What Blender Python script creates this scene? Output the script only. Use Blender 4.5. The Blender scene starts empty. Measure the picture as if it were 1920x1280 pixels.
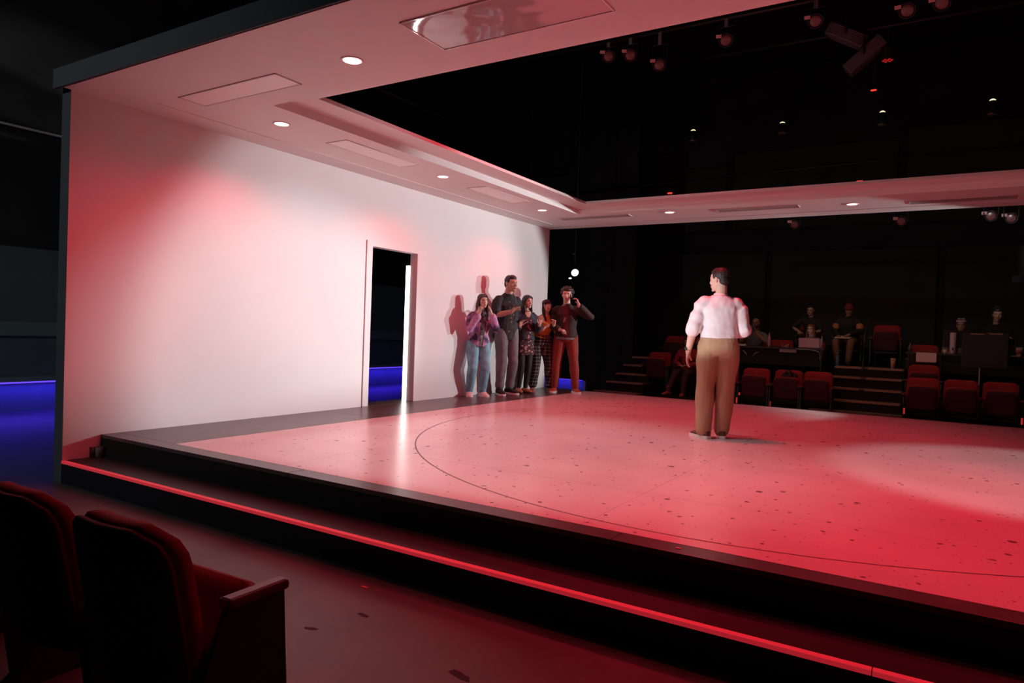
import bpy, bmesh, math, random
from math import sin, cos, pi, radians as R
from mathutils import Vector as V, Matrix, noise

random.seed(7)
S = bpy.context.scene
COL = S.collection

# ------------------------------------------------------------------ camera
CP = V((6.287, -3.2887, 1.056))
FPX = 1300.82
_y, _p, _r = -0.5564, -0.0174, 0.0359
FW = V((sin(_y)*cos(_p), cos(_y)*cos(_p), sin(_p)))
_rt = V((cos(_y), -sin(_y), 0)); _up = _rt.cross(FW)
RT = _rt*cos(_r) + _up*sin(_r); UP = -_rt*sin(_r) + _up*cos(_r)
cd = bpy.data.cameras.new('camera'); cam = bpy.data.objects.new('camera', cd); COL.objects.link(cam)
cd.sensor_width = 36; cd.lens = FPX/1920*36; cd.clip_start = .05; cd.clip_end = 200
m = Matrix.Identity(4)
for i in range(3):
    m[i][0] = RT[i]; m[i][1] = UP[i]; m[i][2] = -FW[i]; m[i][3] = CP[i]
cam.matrix_world = m
S.camera = cam
def ray(px, py): return RT*((px-960)/FPX) - UP*((py-640)/FPX) + FW
def at_x(px, py, x): d = ray(px, py); return CP + d*((x-CP.x)/d.x)
def at_y(px, py, y): d = ray(px, py); return CP + d*((y-CP.y)/d.y)
def at_z(px, py, z): d = ray(px, py); return CP + d*((z-CP.z)/d.z)

# ------------------------------------------------------------------ world, exposure, lights
S.view_settings.view_transform = 'Standard'; S.view_settings.look = 'None'
S.view_settings.exposure = 0.0; S.view_settings.gamma = 1.0
S.view_settings.use_curve_mapping = False
w = bpy.data.worlds.new('dark_house'); S.world = w; w.use_nodes = True
bg = w.node_tree.nodes['Background']; bg.inputs[0].default_value = (.10, .045, .04, 1); bg.inputs[1].default_value = .02

RED = (1, .024, .060); WHITE = (.965, .985, 1)
def spot(name, loc, target, power, ang, blend, col, rad=.06):
    l = bpy.data.lights.new(name, 'SPOT'); l.energy = power; l.spot_size = R(ang); l.spot_blend = blend
    l.color = col; l.shadow_soft_size = rad
    o = bpy.data.objects.new(name, l); COL.objects.link(o); o.location = loc
    o.rotation_euler = (V(target)-V(loc)).to_track_quat('-Z', 'Y').to_euler(); return o
def area(name, loc, target, power, sx, sy, col, spread=180):
    l = bpy.data.lights.new(name, 'AREA'); l.energy = power; l.shape = 'RECTANGLE'; l.size = sx; l.size_y = sy
    l.color = col; l.spread = R(spread)
    o = bpy.data.objects.new(name, l); COL.objects.link(o); o.location = loc
    o.rotation_euler = (V(target)-V(loc)).to_track_quat('-Z', 'Y').to_euler(); return o
def pt(name, loc, power, col, rad=.05):
    l = bpy.data.lights.new(name, 'POINT'); l.energy = power; l.color = col; l.shadow_soft_size = rad
    o = bpy.data.objects.new(name, l); COL.objects.link(o); o.location = loc; return o
# white side-boom spots on the set wall, at head height (first two get fixture and flag further down; third added to brighten the left)
BOOM = [((10.0, 10.9, 2.45), (0, 4.89, 1.05), 2200, 33, .2, WHITE), ((8.4, 12.6, 2.55), (0, 4.5, 1.95), 1300, 23, .55, (.97, .99, 1)), ((10.03, 10.93, 2.40), (0, 2.25, .80), 3700, 17, .7, (.97, .985, 1))]
for i, (l_, t_, e_, a_, b_, c_) in enumerate(BOOM): spot('boom_spot', l_, t_, e_, a_, b_, c_, .035)
# white pools on the floor
spot('floor_spot_left', (1.9, 1.6, 5.6), (3.2, 2.1, 0), 540, 54, .8, WHITE, .12)
spot('floor_spot_right', (8.0, 3.0, 6.4), (7.25, 3.7, 0), 560, 34, .4, WHITE, .1)
# red wash
spot('red_wash_a', (3.2, 3.8, 6.2), (3.5, 3.4, 0), 1080, 90, .7, RED, .3)
spot('red_wash_b', (7.6, 2.2, 6.2), (7.4, .7, 0), 1080, 76, .8, RED, .3)
spot('red_wash_wall', (9.5, -.05, 2.5), (0, -.25, 1.3), 640, 17, .9, RED, .2)
# white side key from near house left onto the man in the white shirt
spot('side_key', (1.0, -3.5, .36), (4.2, 3.9, 1.42), 2100, 8.6, .35, (.97, .97, 1), .06)
# cool fill added behind the camera for the passage and dark set edges
spot('passage_fill', (-.6, -7.5, 5.0), (-2.6, 2, 1.0), 480, 92, .9, (.88, .97, 1), .2)
# warm fill over the far seats is added further down
# ------------------------------------------------------------------ materials
MATS = {}
def mat(name, col, rough=.6, metal=0, bump=0, bscale=40, var=0, vscale=8, emit=None, estr=0, spec=.5, trans=0, coat=0):
    if name in MATS: return MATS[name]
    k = bpy.data.materials.new(name); k.use_nodes = True; MATS[name] = k
    nt = k.node_tree; b = nt.nodes['Principled BSDF']
    b.inputs['Base Color'].default_value = (*col, 1); b.inputs['Roughness'].default_value = rough
    b.inputs['Metallic'].default_value = metal; b.inputs['Specular IOR Level'].default_value = spec
    b.inputs['Coat Weight'].default_value = coat
    if trans: b.inputs['Transmission Weight'].default_value = trans
    if emit: b.inputs['Emission Color'].default_value = (*emit, 1); b.inputs['Emission Strength'].default_value = estr
    if var or bump:
        tc = nt.nodes.new('ShaderNodeTexCoord')
    if var:
        n = nt.nodes.new('ShaderNodeTexNoise'); n.inputs['Scale'].default_value = vscale; n.inputs['Detail'].default_value = 5
        r = nt.nodes.new('ShaderNodeMapRange'); r.inputs[1].default_value = .3; r.inputs[2].default_value = .7
        r.inputs[3].default_value = 1-var; r.inputs[4].default_value = 1+var
        mx = nt.nodes.new('ShaderNodeMix'); mx.data_type = 'RGBA'; mx.blend_type = 'MULTIPLY'; mx.inputs[0].default_value = 1
        nt.links.new(tc.outputs['Object'], n.inputs['Vector']); nt.links.new(n.outputs[0], r.inputs[0])
        mx.inputs[6].default_value = (*col, 1); nt.links.new(r.outputs[0], mx.inputs[7]); nt.links.new(mx.outputs[2], b.inputs['Base Color'])
    if bump:
        n = nt.nodes.new('ShaderNodeTexNoise'); n.inputs['Scale'].default_value = bscale; n.inputs['Detail'].default_value = 3
        bp = nt.nodes.new('ShaderNodeBump'); bp.inputs['Strength'].default_value = bump; bp.inputs['Distance'].default_value = .01
        nt.links.new(tc.outputs['Object'], n.inputs['Vector']); nt.links.new(n.outputs[0], bp.inputs['Height']); nt.links.new(bp.outputs[0], b.inputs['Normal'])
    return k
def ramp_mat(name, make, cols, rough=.8):
    """colour ramp over a pattern value built by make(nt, coord) ; cols = [(pos, rgb)]"""
    if name in MATS: return MATS[name]
    k = bpy.data.materials.new(name); k.use_nodes = True; MATS[name] = k
    nt = k.node_tree; b = nt.nodes['Principled BSDF']; b.inputs['Roughness'].default_value = rough
    tc = nt.nodes.new('ShaderNodeTexCoord'); out = make(nt, tc.outputs['Object'])
    cr = nt.nodes.new('ShaderNodeValToRGB'); cr.color_ramp.interpolation = 'LINEAR'
    while len(cr.color_ramp.elements) < len(cols): cr.color_ramp.elements.new(.5)
    for e, (p_, c_) in zip(cr.color_ramp.elements, cols): e.position = p_; e.color = (*c_, 1)
    nt.links.new(out, cr.inputs[0]); nt.links.new(cr.outputs[0], b.inputs['Base Color'])
    return k
def n_noise(scale, detail=3):
    def f(nt, c):
        n = nt.nodes.new('ShaderNodeTexNoise'); n.inputs['Scale'].default_value = scale; n.inputs['Detail'].default_value = detail
        nt.links.new(c, n.inputs['Vector']); return n.outputs[0]
    return f
def n_voro(scale, feature='F1'):
    def f(nt, c):
        n = nt.nodes.new('ShaderNodeTexVoronoi'); n.inputs['Scale'].default_value = scale; n.feature = feature
        nt.links.new(c, n.inputs['Vector']); return n.outputs['Distance']
    return f
def n_plaid(sx, sz):
    def f(nt, c):
        sep = nt.nodes.new('ShaderNodeSeparateXYZ'); nt.links.new(c, sep.inputs[0])
        add = nt.nodes.new('ShaderNodeMath'); add.operation = 'ADD'; nt.links.new(sep.outputs[0], add.inputs[0]); nt.links.new(sep.outputs[1], add.inputs[1])
        outs = []
        for src, s in ((add.outputs[0], sx), (sep.outputs[2], sz)):
            a = nt.nodes.new('ShaderNodeMath'); a.operation = 'MULTIPLY'; a.inputs[1].default_value = s; nt.links.new(src, a.inputs[0])
            fr = nt.nodes.new('ShaderNodeMath'); fr.operation = 'FRACT'; nt.links.new(a.outputs[0], fr.inputs[0])
            lt = nt.nodes.new('ShaderNodeMath'); lt.operation = 'LESS_THAN'; lt.inputs[1].default_value = .2; nt.links.new(fr.outputs[0], lt.inputs[0])
            outs.append(lt.outputs[0])
        s = nt.nodes.new('ShaderNodeMath'); s.operation = 'ADD'; nt.links.new(outs[0], s.inputs[0]); nt.links.new(outs[1], s.inputs[1])
        h = nt.nodes.new('ShaderNodeMath'); h.operation = 'MULTIPLY'; h.inputs[1].default_value = .5; nt.links.new(s.outputs[0], h.inputs[0])
        return h.outputs[0]
    return f
M_white = mat('white_set_paint', (.80, .79, .78), .62, var=.015, vscale=1.5, bump=.04, bscale=60)
M_soffit = mat('white_soffit_paint', (.78, .765, .755), .55, var=.02, vscale=2)
M_black = mat('black_paint', (.006, .006, .0065), .75, bump=.1, bscale=30, spec=.25)
M_house = mat('house_black', (.022, .020, .020), .85, var=.3, vscale=1.2, spec=.2)
M_edge = mat('dark_grey_set_edge', (.055, .06, .068), .8)
M_metal = mat('black_metal', (.02, .02, .022), .4, metal=.3)
M_deck = mat('dark_deck_board', (.075, .056, .055), .30, var=.22, vscale=5, bump=.05, bscale=50, spec=.3)
M_floor = None

def terrazzo():
    k = bpy.data.materials.new('terrazzo'); k.use_nodes = True; nt = k.node_tree; b = nt.nodes['Principled BSDF']
    g = nt.nodes.new('ShaderNodeNewGeometry'); sep = nt.nodes.new('ShaderNodeSeparateXYZ'); nt.links.new(g.outputs['Position'], sep.inputs[0])
    cmb = nt.nodes.new('ShaderNodeCombineXYZ'); nt.links.new(sep.outputs[0], cmb.inputs[0]); nt.links.new(sep.outputs[1], cmb.inputs[1])
    wn = nt.nodes.new('ShaderNodeTexNoise'); wn.inputs['Scale'].default_value = 22; nt.links.new(cmb.outputs[0], wn.inputs['Vector'])
    wm = nt.nodes.new('ShaderNodeVectorMath'); wm.operation = 'SCALE'; wm.inputs['Scale'].default_value = .035; nt.links.new(wn.outputs['Color'], wm.inputs[0])
    wa = nt.nodes.new('ShaderNodeVectorMath'); wa.operation = 'ADD'; nt.links.new(cmb.outputs[0], wa.inputs[0]); nt.links.new(wm.outputs[0], wa.inputs[1])
    base = nt.nodes.new('ShaderNodeTexNoise'); base.inputs['Scale'].default_value = 1.1; base.inputs['Detail'].default_value = 6; nt.links.new(cmb.outputs[0], base.inputs['Vector'])
    br = nt.nodes.new('ShaderNodeValToRGB'); br.color_ramp.elements[0].position = .3; br.color_ramp.elements[1].position = .72
    br.color_ramp.elements[0].color = (.56, .50, .48, 1); br.color_ramp.elements[1].color = (.66, .60, .58, 1)
    nt.links.new(base.outputs[0], br.inputs[0]); cur = br.outputs[0]
    for sc, size, keep, col in ((6.5, .165, .46, (.10, .06, .07)), (13, .22, .42, (.14, .09, .10)), (34, .26, .26, (.2, .13, .13))):
        vo = nt.nodes.new('ShaderNodeTexVoronoi'); vo.inputs['Scale'].default_value = sc; nt.links.new(wa.outputs[0], vo.inputs['Vector'])
        sc_ = nt.nodes.new('ShaderNodeSeparateColor'); nt.links.new(vo.outputs['Color'], sc_.inputs[0])
        kp = nt.nodes.new('ShaderNodeMath'); kp.operation = 'LESS_THAN'; kp.inputs[1].default_value = keep; nt.links.new(sc_.outputs[0], kp.inputs[0])
        sz = nt.nodes.new('ShaderNodeMath'); sz.operation = 'MULTIPLY'; sz.inputs[1].default_value = size; nt.links.new(sc_.outputs[1], sz.inputs[0])
        lt = nt.nodes.new('ShaderNodeMath'); lt.operation = 'LESS_THAN'; nt.links.new(vo.outputs['Distance'], lt.inputs[0]); nt.links.new(sz.outputs[0], lt.inputs[1])
        mu = nt.nodes.new('ShaderNodeMath'); mu.operation = 'MULTIPLY'; nt.links.new(kp.outputs[0], mu.inputs[0]); nt.links.new(lt.outputs[0], mu.inputs[1])
        m2 = nt.nodes.new('ShaderNodeMath'); m2.operation = 'MULTIPLY'; m2.inputs[1].default_value = .85; nt.links.new(mu.outputs[0], m2.inputs[0])
        mx = nt.nodes.new('ShaderNodeMix'); mx.data_type = 'RGBA'; nt.links.new(m2.outputs[0], mx.inputs[0]); nt.links.new(cur, mx.inputs[6]); mx.inputs[7].default_value = (*col, 1)
        cur = mx.outputs[2]
    nt.links.new(cur, b.inputs['Base Color']); b.inputs['Roughness'].default_value = .26; b.inputs['Specular IOR Level'].default_value = .45
    return k
M_floor = terrazzo()

def aud_floor():
    k = bpy.data.materials.new('worn_grey_floor'); k.use_nodes = True; nt = k.node_tree; b = nt.nodes['Principled BSDF']
    g = nt.nodes.new('ShaderNodeNewGeometry')
    n = nt.nodes.new('ShaderNodeTexNoise'); n.inputs['Scale'].default_value = 2.2; n.inputs['Detail'].default_value = 7; nt.links.new(g.outputs['Position'], n.inputs['Vector'])
    r = nt.nodes.new('ShaderNodeValToRGB'); r.color_ramp.elements[0].color = (.055, .044, .044, 1); r.color_ramp.elements[1].color = (.09, .075, .075, 1)
    r.color_ramp.elements[0].position = .3; r.color_ramp.elements[1].position = .7
    nt.links.new(n.outputs[0], r.inputs[0])
    vo = nt.nodes.new('ShaderNodeTexVoronoi'); vo.inputs['Scale'].default_value = 2.6; nt.links.new(g.outputs['Position'], vo.inputs['Vector'])
    lt = nt.nodes.new('ShaderNodeMath'); lt.operation = 'LESS_THAN'; lt.inputs[1].default_value = .10; nt.links.new(vo.outputs['Distance'], lt.inputs[0])
    ml = nt.nodes.new('ShaderNodeMath'); ml.operation = 'MULTIPLY'; ml.inputs[1].default_value = .55; nt.links.new(lt.outputs[0], ml.inputs[0])
    mx = nt.nodes.new('ShaderNodeMix'); mx.data_type = 'RGBA'; nt.links.new(ml.outputs[0], mx.inputs[0]); nt.links.new(r.outputs[0], mx.inputs[6]); mx.inputs[7].default_value = (.04, .03, .03, 1)
    nt.links.new(mx.outputs[2], b.inputs['Base Color']); b.inputs['Roughness'].default_value = .42
    return k
M_aud = aud_floor()

# ------------------------------------------------------------------ mesh helpers
def link(name, me, material=None, parent=None):
    o = bpy.data.objects.new(name, me); COL.objects.link(o)
    if material: me.materials.append(material)
    if parent: o.parent = parent
    return o
def obj(name, bm, material=None, parent=None, smooth=False):
    bmesh.ops.recalc_face_normals(bm, faces=bm.faces)
    me = bpy.data.meshes.new(name); bm.to_mesh(me); bm.free()
    if smooth:
        for p_ in me.polygons: p_.use_smooth = True
    return link(name, me, material, parent)
def empty(name, loc=(0, 0, 0), rz=0):
    o = bpy.data.objects.new(name, None); COL.objects.link(o); o.location = loc; o.rotation_euler = (0, 0, rz)
    o.empty_display_size = .2; return o
def tag(o, label, cat, group=None, kind=None):
    o['label'] = label; o['category'] = cat
    if group: o['group'] = group
    if kind: o['kind'] = kind
    return o
def struct(o): o['kind'] = 'structure'; return o
def kids(o): return [c for c in o.children]
def dup(root, loc, rz=0, label=None, group=None):
    r = root.copy(); COL.objects.link(r); r.location = loc; r.rotation_euler = (0, 0, rz)
    if label: r['label'] = label
    if group: r['group'] = group
    for ch in root.children:
        c = ch.copy(); COL.objects.link(c); c.parent = r
        for g in ch.children:
            d = g.copy(); COL.objects.link(d); d.parent = c
    return r
def box(bm, lo, hi, bev=0, mtx=None):
    lo = V(lo); hi = V(hi)
    r = bmesh.ops.create_cube(bm, size=1); vs = r['verts']
    for v in vs: v.co = V(((lo.x+hi.x)/2+v.co.x*(hi.x-lo.x), (lo.y+hi.y)/2+v.co.y*(hi.y-lo.y), (lo.z+hi.z)/2+v.co.z*(hi.z-lo.z)))
    if bev:
        es = list({e for v in vs for e in v.link_edges})
        r2 = bmesh.ops.bevel(bm, geom=es, offset=bev, segments=2, affect='EDGES', profile=.5)
        vs = list({v for f in r2['faces'] for v in f.verts} | {v for v in vs if v.is_valid})
    if mtx: bmesh.ops.transform(bm, matrix=mtx, verts=vs)
    return bm
def B(lo, hi, bev=0, mtx=None): return box(bmesh.new(), lo, hi, bev, mtx)
def frame_of(t, hint=None):
    t = t.normalized(); h = hint or (V((0, 0, 1)) if abs(t.z) < .9 else V((0, 1, 0)))
    a = (h - t*h.dot(t)).normalized(); return a, t.cross(a)
def loft(bm, rings, close=True):
    """rings: list of lists of points with equal count; end caps fanned"""
    vr = [[bm.verts.new(p_) for p_ in r_] for r_ in rings]; n = len(vr[0])
    for a, b in zip(vr, vr[1:]):
        for i in range(n): bm.faces.new((a[i], a[(i+1) % n], b[(i+1) % n], b[i]))
    if close:
        for r_, c_ in ((vr[0], 0), (vr[-1], 1)):
            c = bm.verts.new(sum((v.co for v in r_), V())/n)
            for i in range(n):
                f = (r_[i], c, r_[(i+1) % n]) if c_ == 0 else (r_[i], r_[(i+1) % n], c)
                bm.faces.new(f)
def ring(c, a, b, n=14, p=2.0):
    o = []
    for i in range(n):
        t = 2*pi*i/n; ct, st = cos(t), sin(t)
        if p != 2: ct = math.copysign(abs(ct)**(2/p), ct); st = math.copysign(abs(st)**(2/p), st)
        o.append(c + a*ct + b*st)
    return o
def limb(bm, pts, rad, n=12, cap=True, hint=None, flat=1):
    """round tapered tube along points with hemispherical ends; flat scales 2nd axis"""
    pts = [V(q) for q in pts]; R_ = []
    for i, q in enumerate(pts):
        t = (pts[min(i+1, len(pts)-1)] - pts[max(i-1, 0)])
        a, b = frame_of(t, hint); r = rad[i]; t = t.normalized()
        if i == 0 and cap:
            for s in (.85, .45): R_.append(ring(q - t*r*s*flat, a*r*math.sqrt(1-s*s), b*r*math.sqrt(1-s*s)*flat, n))
        R_.append(ring(q, a*r, b*r*flat, n))
        if i == len(pts)-1 and cap:
            for s in (.45, .85): R_.append(ring(q + t*r*s*flat, a*r*math.sqrt(1-s*s), b*r*math.sqrt(1-s*s)*flat, n))
    loft(bm, R_)
def ell(bm, c, r, ax=None, n=14, m_=9):
    c = V(c); X, Y, Z = ax or (V((1, 0, 0)), V((0, 1, 0)), V((0, 0, 1)))
    R_ = []
    for j in range(1, m_):
        t = pi*j/m_; R_.append(ring(c - Z*(r[2]*cos(t)), X*(r[0]*sin(t)), Y*(r[1]*sin(t)), n))
    loft(bm, R_)
def tube(pts, r, n=8):
    bm = bmesh.new(); limb(bm, pts, [r]*len(pts), n); return bm
def cyl(bm, a, b, r0, r1=None, n=20):
    a = V(a); b = V(b); r1 = r0 if r1 is None else r1; u, v = frame_of(b-a)
    loft(bm, [ring(a, u*r0, v*r0, n), ring(b, u*r1, v*r1, n)])
def lathe(bm, prof, c=(0, 0, 0), n=24):
    c = V(c); loft(bm, [ring(c+V((0, 0, z)), V((r, 0, 0)), V((0, r, 0)), n) for r, z in prof])
def remesh(bm, vox, smooth=3, wr=0, wf=9, name='m', shrink=0):
    me = bpy.data.meshes.new('t'); bmesh.ops.recalc_face_normals(bm, faces=bm.faces); bm.to_mesh(me); bm.free()
    o = bpy.data.objects.new('t', me); COL.objects.link(o)
    md = o.modifiers.new('r', 'REMESH'); md.mode = 'VOXEL'; md.voxel_size = vox
    if smooth:
        sm = o.modifiers.new('s', 'SMOOTH'); sm.factor = .5; sm.iterations = smooth
    dg = bpy.context.evaluated_depsgraph_get(); dg.update()
    out = bpy.data.meshes.new_from_object(o.evaluated_get(dg), depsgraph=dg)
    bpy.data.objects.remove(o); bpy.data.meshes.remove(me)
    if wr:
        n = len(out.vertices); co = [0.0]*(3*n); no = [0.0]*(3*n)
        out.vertices.foreach_get('co', co); out.vertices.foreach_get('normal', no)
        for i in range(n):
            x, y, z = co[3*i:3*i+3]
            d = wr*(noise.noise((x*wf, y*wf, z*wf*.75)) + .5*noise.noise((x*wf*2.3+5, y*wf*2.3, z*wf*1.6)))
            co[3*i] += no[3*i]*d; co[3*i+1] += no[3*i+1]*d; co[3*i+2] += no[3*i+2]*d
        out.vertices.foreach_set('co', co); out.update()
    out.polygons.foreach_set('use_smooth', [True]*len(out.polygons))
    out.name = name
    return out
def merge(me, bm2):
    """append extra loose geometry (fingers) to a finished mesh"""
    bm = bmesh.new(); bm.from_mesh(me); tmp = bpy.data.meshes.new('x'); bmesh.ops.recalc_face_normals(bm2, faces=bm2.faces); bm2.to_mesh(tmp); bm2.free()
    bm.from_mesh(tmp); bpy.data.meshes.remove(tmp)
    for f in bm.faces: f.smooth = True
    bm.to_mesh(me); bm.free(); return me
def poly_extrude(name, outer, holes, thick, plane, material, parent=None):
    """flat plate from a 2D outline with holes, extruded; plane = (origin, u, v)"""
    cu = bpy.data.curves.new('c', 'CURVE'); cu.dimensions = '2D'; cu.fill_mode = 'BOTH'; cu.extrude = thick/2
    for pts in [outer]+holes:
        s = cu.splines.new('POLY'); s.points.add(len(pts)-1); s.use_cyclic_u = True
        for q, (a, b) in zip(s.points, pts): q.co = (a, b, 0, 1)
    o = bpy.data.objects.new('c', cu); COL.objects.link(o)
    dg = bpy.context.evaluated_depsgraph_get(); dg.update()
    me = bpy.data.meshes.new_from_object(o.evaluated_get(dg), depsgraph=dg); bpy.data.objects.remove(o)
    O, U, W = V(plane[0]), V(plane[1]), V(plane[2]); N = U.cross(W)
    for v in me.vertices: v.co = O + U*v.co.x + W*v.co.y + N*v.co.z
    me.name = name; return link(name, me, material, parent)
# ------------------------------------------------------------------ theatre shell
ZF = -.38; H = 2.93
struct(obj('floor', B((-5.2, -9, ZF-.2), (17, 17, ZF)), M_aud))
struct(obj('wall_far', B((-9, 15.5, ZF), (17, 15.7, 9)), M_house))
struct(obj('wall_near', B((-5.2, -9.2, ZF), (17, -9, 9)), M_house))
struct(obj('wall_right', B((17, -9.2, ZF), (17.2, 15.7, 9)), M_house))
struct(obj('ceiling', B((-9, -9.2, 8.0), (17.2, 15.7, 8.2)), M_house))
# faint panels on the far wall
M_panel = mat('house_panel', (.03, .026, .025), .8)
for i, (x0, x1, z0, z1) in enumerate(((-1.0, 2.3, .9, 3.3), (2.45, 6.1, .9, 3.3), (6.25, 10, .9, 3.3), (-.8, 1.2, 3.9, 5.6), (1.4, 5.2, 3.9, 5.9), (5.4, 9.2, 3.9, 6.1))):
    o = struct(obj('acoustic_panel', B((x0, 15.42, z0), (x1, 15.52, z1), .01), M_panel)); o.name = 'trim_%d' % (i+10)
# back passage behind the set wall
M_pass = mat('passage_green_grey', (.09, .125, .125), .7, var=.1, vscale=2)
M_pass2 = mat('passage_band', (.15, .21, .20), .6)
wl = struct(obj('wall_left', B((-5.2, -9, ZF), (-5, 15.5, 9)), M_house))
struct(obj('trim_1', B((-5, -9, .71), (-4.93, 15.5, .91), .006), M_pass2))
struct(obj('trim_2', B((-5, -9, .91), (-4.97, 15.5, 1.98)), M_pass))
struct(obj('trim_3', B((-5, -9, .12), (-4.97, 15.5, .71)), M_pass))
struct(obj('baseboard_left', B((-5, -9, .05), (-4.95, 15.5, .12), .005), M_pass2))
struct(obj('trim_11', B((-5, -9, ZF), (-4.985, 15.5, .03)), M_pass))
M_blue = mat('blue_led', (.1, .1, .3), .5, emit=(.12, .05, 1), estr=1.6)
led = tag(obj('led_strip', B((-4.968, -3, .028), (-4.955, 12.5, .048)), M_blue), 'blue LED strip glowing under the passage wall behind the white set', 'led strip')
area('passage_blue', (-4.86, 4.0, .03), (-4.84, 4.0, -.5), 105, 15, .03, (.05, .02, 1))
# ------------------------------------------------------------------ white set wall with doorway
YN, YD = -.313, 8.007; T = .13
DY0, DY1, DZ = 3.335, 4.25, 2.075
bm = bmesh.new()
box(bm, (-T, YN, -.19), (0, DY0, H)); box(bm, (-T, DY1, -.19), (0, YD, H)); box(bm, (-T, DY0, DZ), (0, DY1, H))
sw = struct(obj('wall_set', bm, M_white))
struct(obj('trim_4', B((-T-.004, YN-.004, ZF), (-.001, YN, H+.10)), M_edge))       # dark end cap of the set wall
dr = struct(empty('door_1', (0, DY0, 0)))
struct(obj('door_casing', B((-.02, -.105, 0), (.014, 0, .055+DZ), .003), M_white, dr))
struct(obj('door_jamb', B((-.13, DY1-DY0-.004, 0), (-.002, DY1-DY0+.03, DZ), .002), M_white, dr))
struct(obj('door_header', B((-.13, 0, DZ-.012), (-.002, DY1-DY0, DZ+.02), .002), M_white, dr))
struct(obj('threshold', B((-.30, 0, -.05), (0, DY1-DY0, .002)), M_deck, dr))
M_litedge = mat('lit_edge_white', (.9, .9, .9), .5, emit=(1, .97, .92), estr=6)  # emission stands in for backstage light catching the jamb edge
tag(obj('lit_jamb_edge', B((-.20, DY1-.012, .0), (-.135, DY1+.012, 1.90), .003), M_litedge), 'bright edge of the right doorway jamb, backstage light painted as glow', 'jamb edge')
# ------------------------------------------------------------------ stage platform
st = empty('stage_platform', (0, 0, 0)); tag(st, 'low raised stage with speckled pink terrazzo floor and dark edge', 'stage')
SX, SY = 10.6, 8.03
obj('fascia', B((0.004, .004, ZF), (SX-.004, SY-.004, -.03)), M_black, st)
# deck border, boards of 2.44 m
for y0, y1 in ((0, .15),):
    x = 0
    while x < SX: obj('border_board', B((x+.002, y0, -.03), (min(x+2.438, SX), y1, 0), .002), M_deck, st); x += 2.44
y = .152
while y < SY: obj('border_board', B((.002, y, -.03), (.87, min(y+2.438, SY), 0), .002), M_deck, st); y += 2.44
obj('border_board', B((.872, 7.96, -.03), (SX, SY, 0), .002), M_deck, st)
# terrazzo panels
xs = [.872, 2.2, 4.64, 7.08, 9.52, SX]; ys = [.152, 1.1, 3.54, 5.98, 7.958]
bm = B((.873, .153, -.03), (SX-.001, 7.957, -.0042))
obj('panel_bed', bm, mat('joint_filler', (.42, .37, .35), .5), st)
for i in range(len(xs)-1):
    for j in range(len(ys)-1):
        obj('floor_panel', B((xs[i]+.0012, ys[j]+.0012, -.004), (xs[i+1]-.0012, ys[j+1]-.0012, 0)), M_floor, st)
# turntable joint
CX, CY, RR = 5.0, 3.77, 3.50
bm = bmesh.new(); N = 160
vi = [[bm.verts.new((CX+r*cos(2*pi*i/N), CY+r*sin(2*pi*i/N), .0006)) for i in range(N)] for r in (RR-.006, RR+.006)]
for i in range(N): bm.faces.new((vi[0][i], vi[1][i], vi[1][(i+1) % N], vi[0][(i+1) % N]))
obj('turntable_joint', bm, mat('joint_dark', (.10, .075, .075), .5), st)
# step round the stage
obj('step', B((0, -.313, ZF), (SX, 0.003, -.195)), M_black, st)
M_tread = mat('step_tread', (.016, .012, .012), .45)
obj('step_tread', B((0, -.285, -.195), (SX, .003, -.1918)), M_tread, st)
M_led = mat('red_led_strip', (.5, .1, .1), .4, emit=(1, .035, .06), estr=.34)
x = 0.0
while x < SX:
    obj('edge_strip', B((x+.002, -.322, -.212), (min(x+3.05, SX), -.284, -.1905), .002), M_led, st); x += 3.052
tag(obj('floor_chip', B(at_z(1272, 1028, 0)-V((.012, .006, 0)), at_z(1272, 1028, 0)+V((.012, .006, .003))), mat('tape_white', (.8, .78, .7), .6)), 'tiny pale tape mark at the front edge of the stage', 'tape')
c = at_z(683, 1100, ZF)
tag(obj('spike_tape', B(c-V((.02, .006, 0)), c+V((.02, .006, .0015))), mat('tape_red', (.7, .1, .1), .6)), 'short red tape mark on the auditorium floor below the step', 'tape')
fl = bpy.data.objects['floor']
for px, py, a_, b_, r_ in ((582, 1178, .075, .026, .35), (681, 1153, .075, .03, -.1), (862, 1266, .13, .045, -.25), (330, 1215, .05, .02, .2)):
    c = at_z(px, py, ZF); bm = bmesh.new(); rn = random.Random(px)
    loft(bm, [[V((c.x+(cos(t)*cos(r_)*a_-sin(t)*sin(r_)*b_)*k_*.5, c.y+(cos(t)*sin(r_)*a_+sin(t)*cos(r_)*b_)*k_*.5, z)) for t, k_ in [(2*pi*i/18, .8+.35*rn_) for i, rn_ in enumerate(w_)]] for w_ in [[rn.random() for _ in range(18)]] for z in (ZF+.0002, ZF+.0005)])
    obj('floor_stain', bm, mat('stain', (.012, .005, .006), .75), fl)
# little clear tub on the step
t = empty('clear_cup', tuple(at_z(172, 856, -.1918))); tag(t, 'small clear plastic cup on the step against the white wall', 'cup')
M_clear = mat('clear_plastic', (.9, .85, .85), .08, trans=.9)
bm = bmesh.new(); lathe(bm, [(.03, .0), (.034, .09), (.031, .09), (.027, .006)]); obj('cup_body', bm, M_clear, t, True)
t2 = dup(t, at_z(182, 857, -.1918) + V((.0, .02, 0)), 0, 'second clear plastic cup, nearer the stage riser beside the white wall'); 
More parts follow.
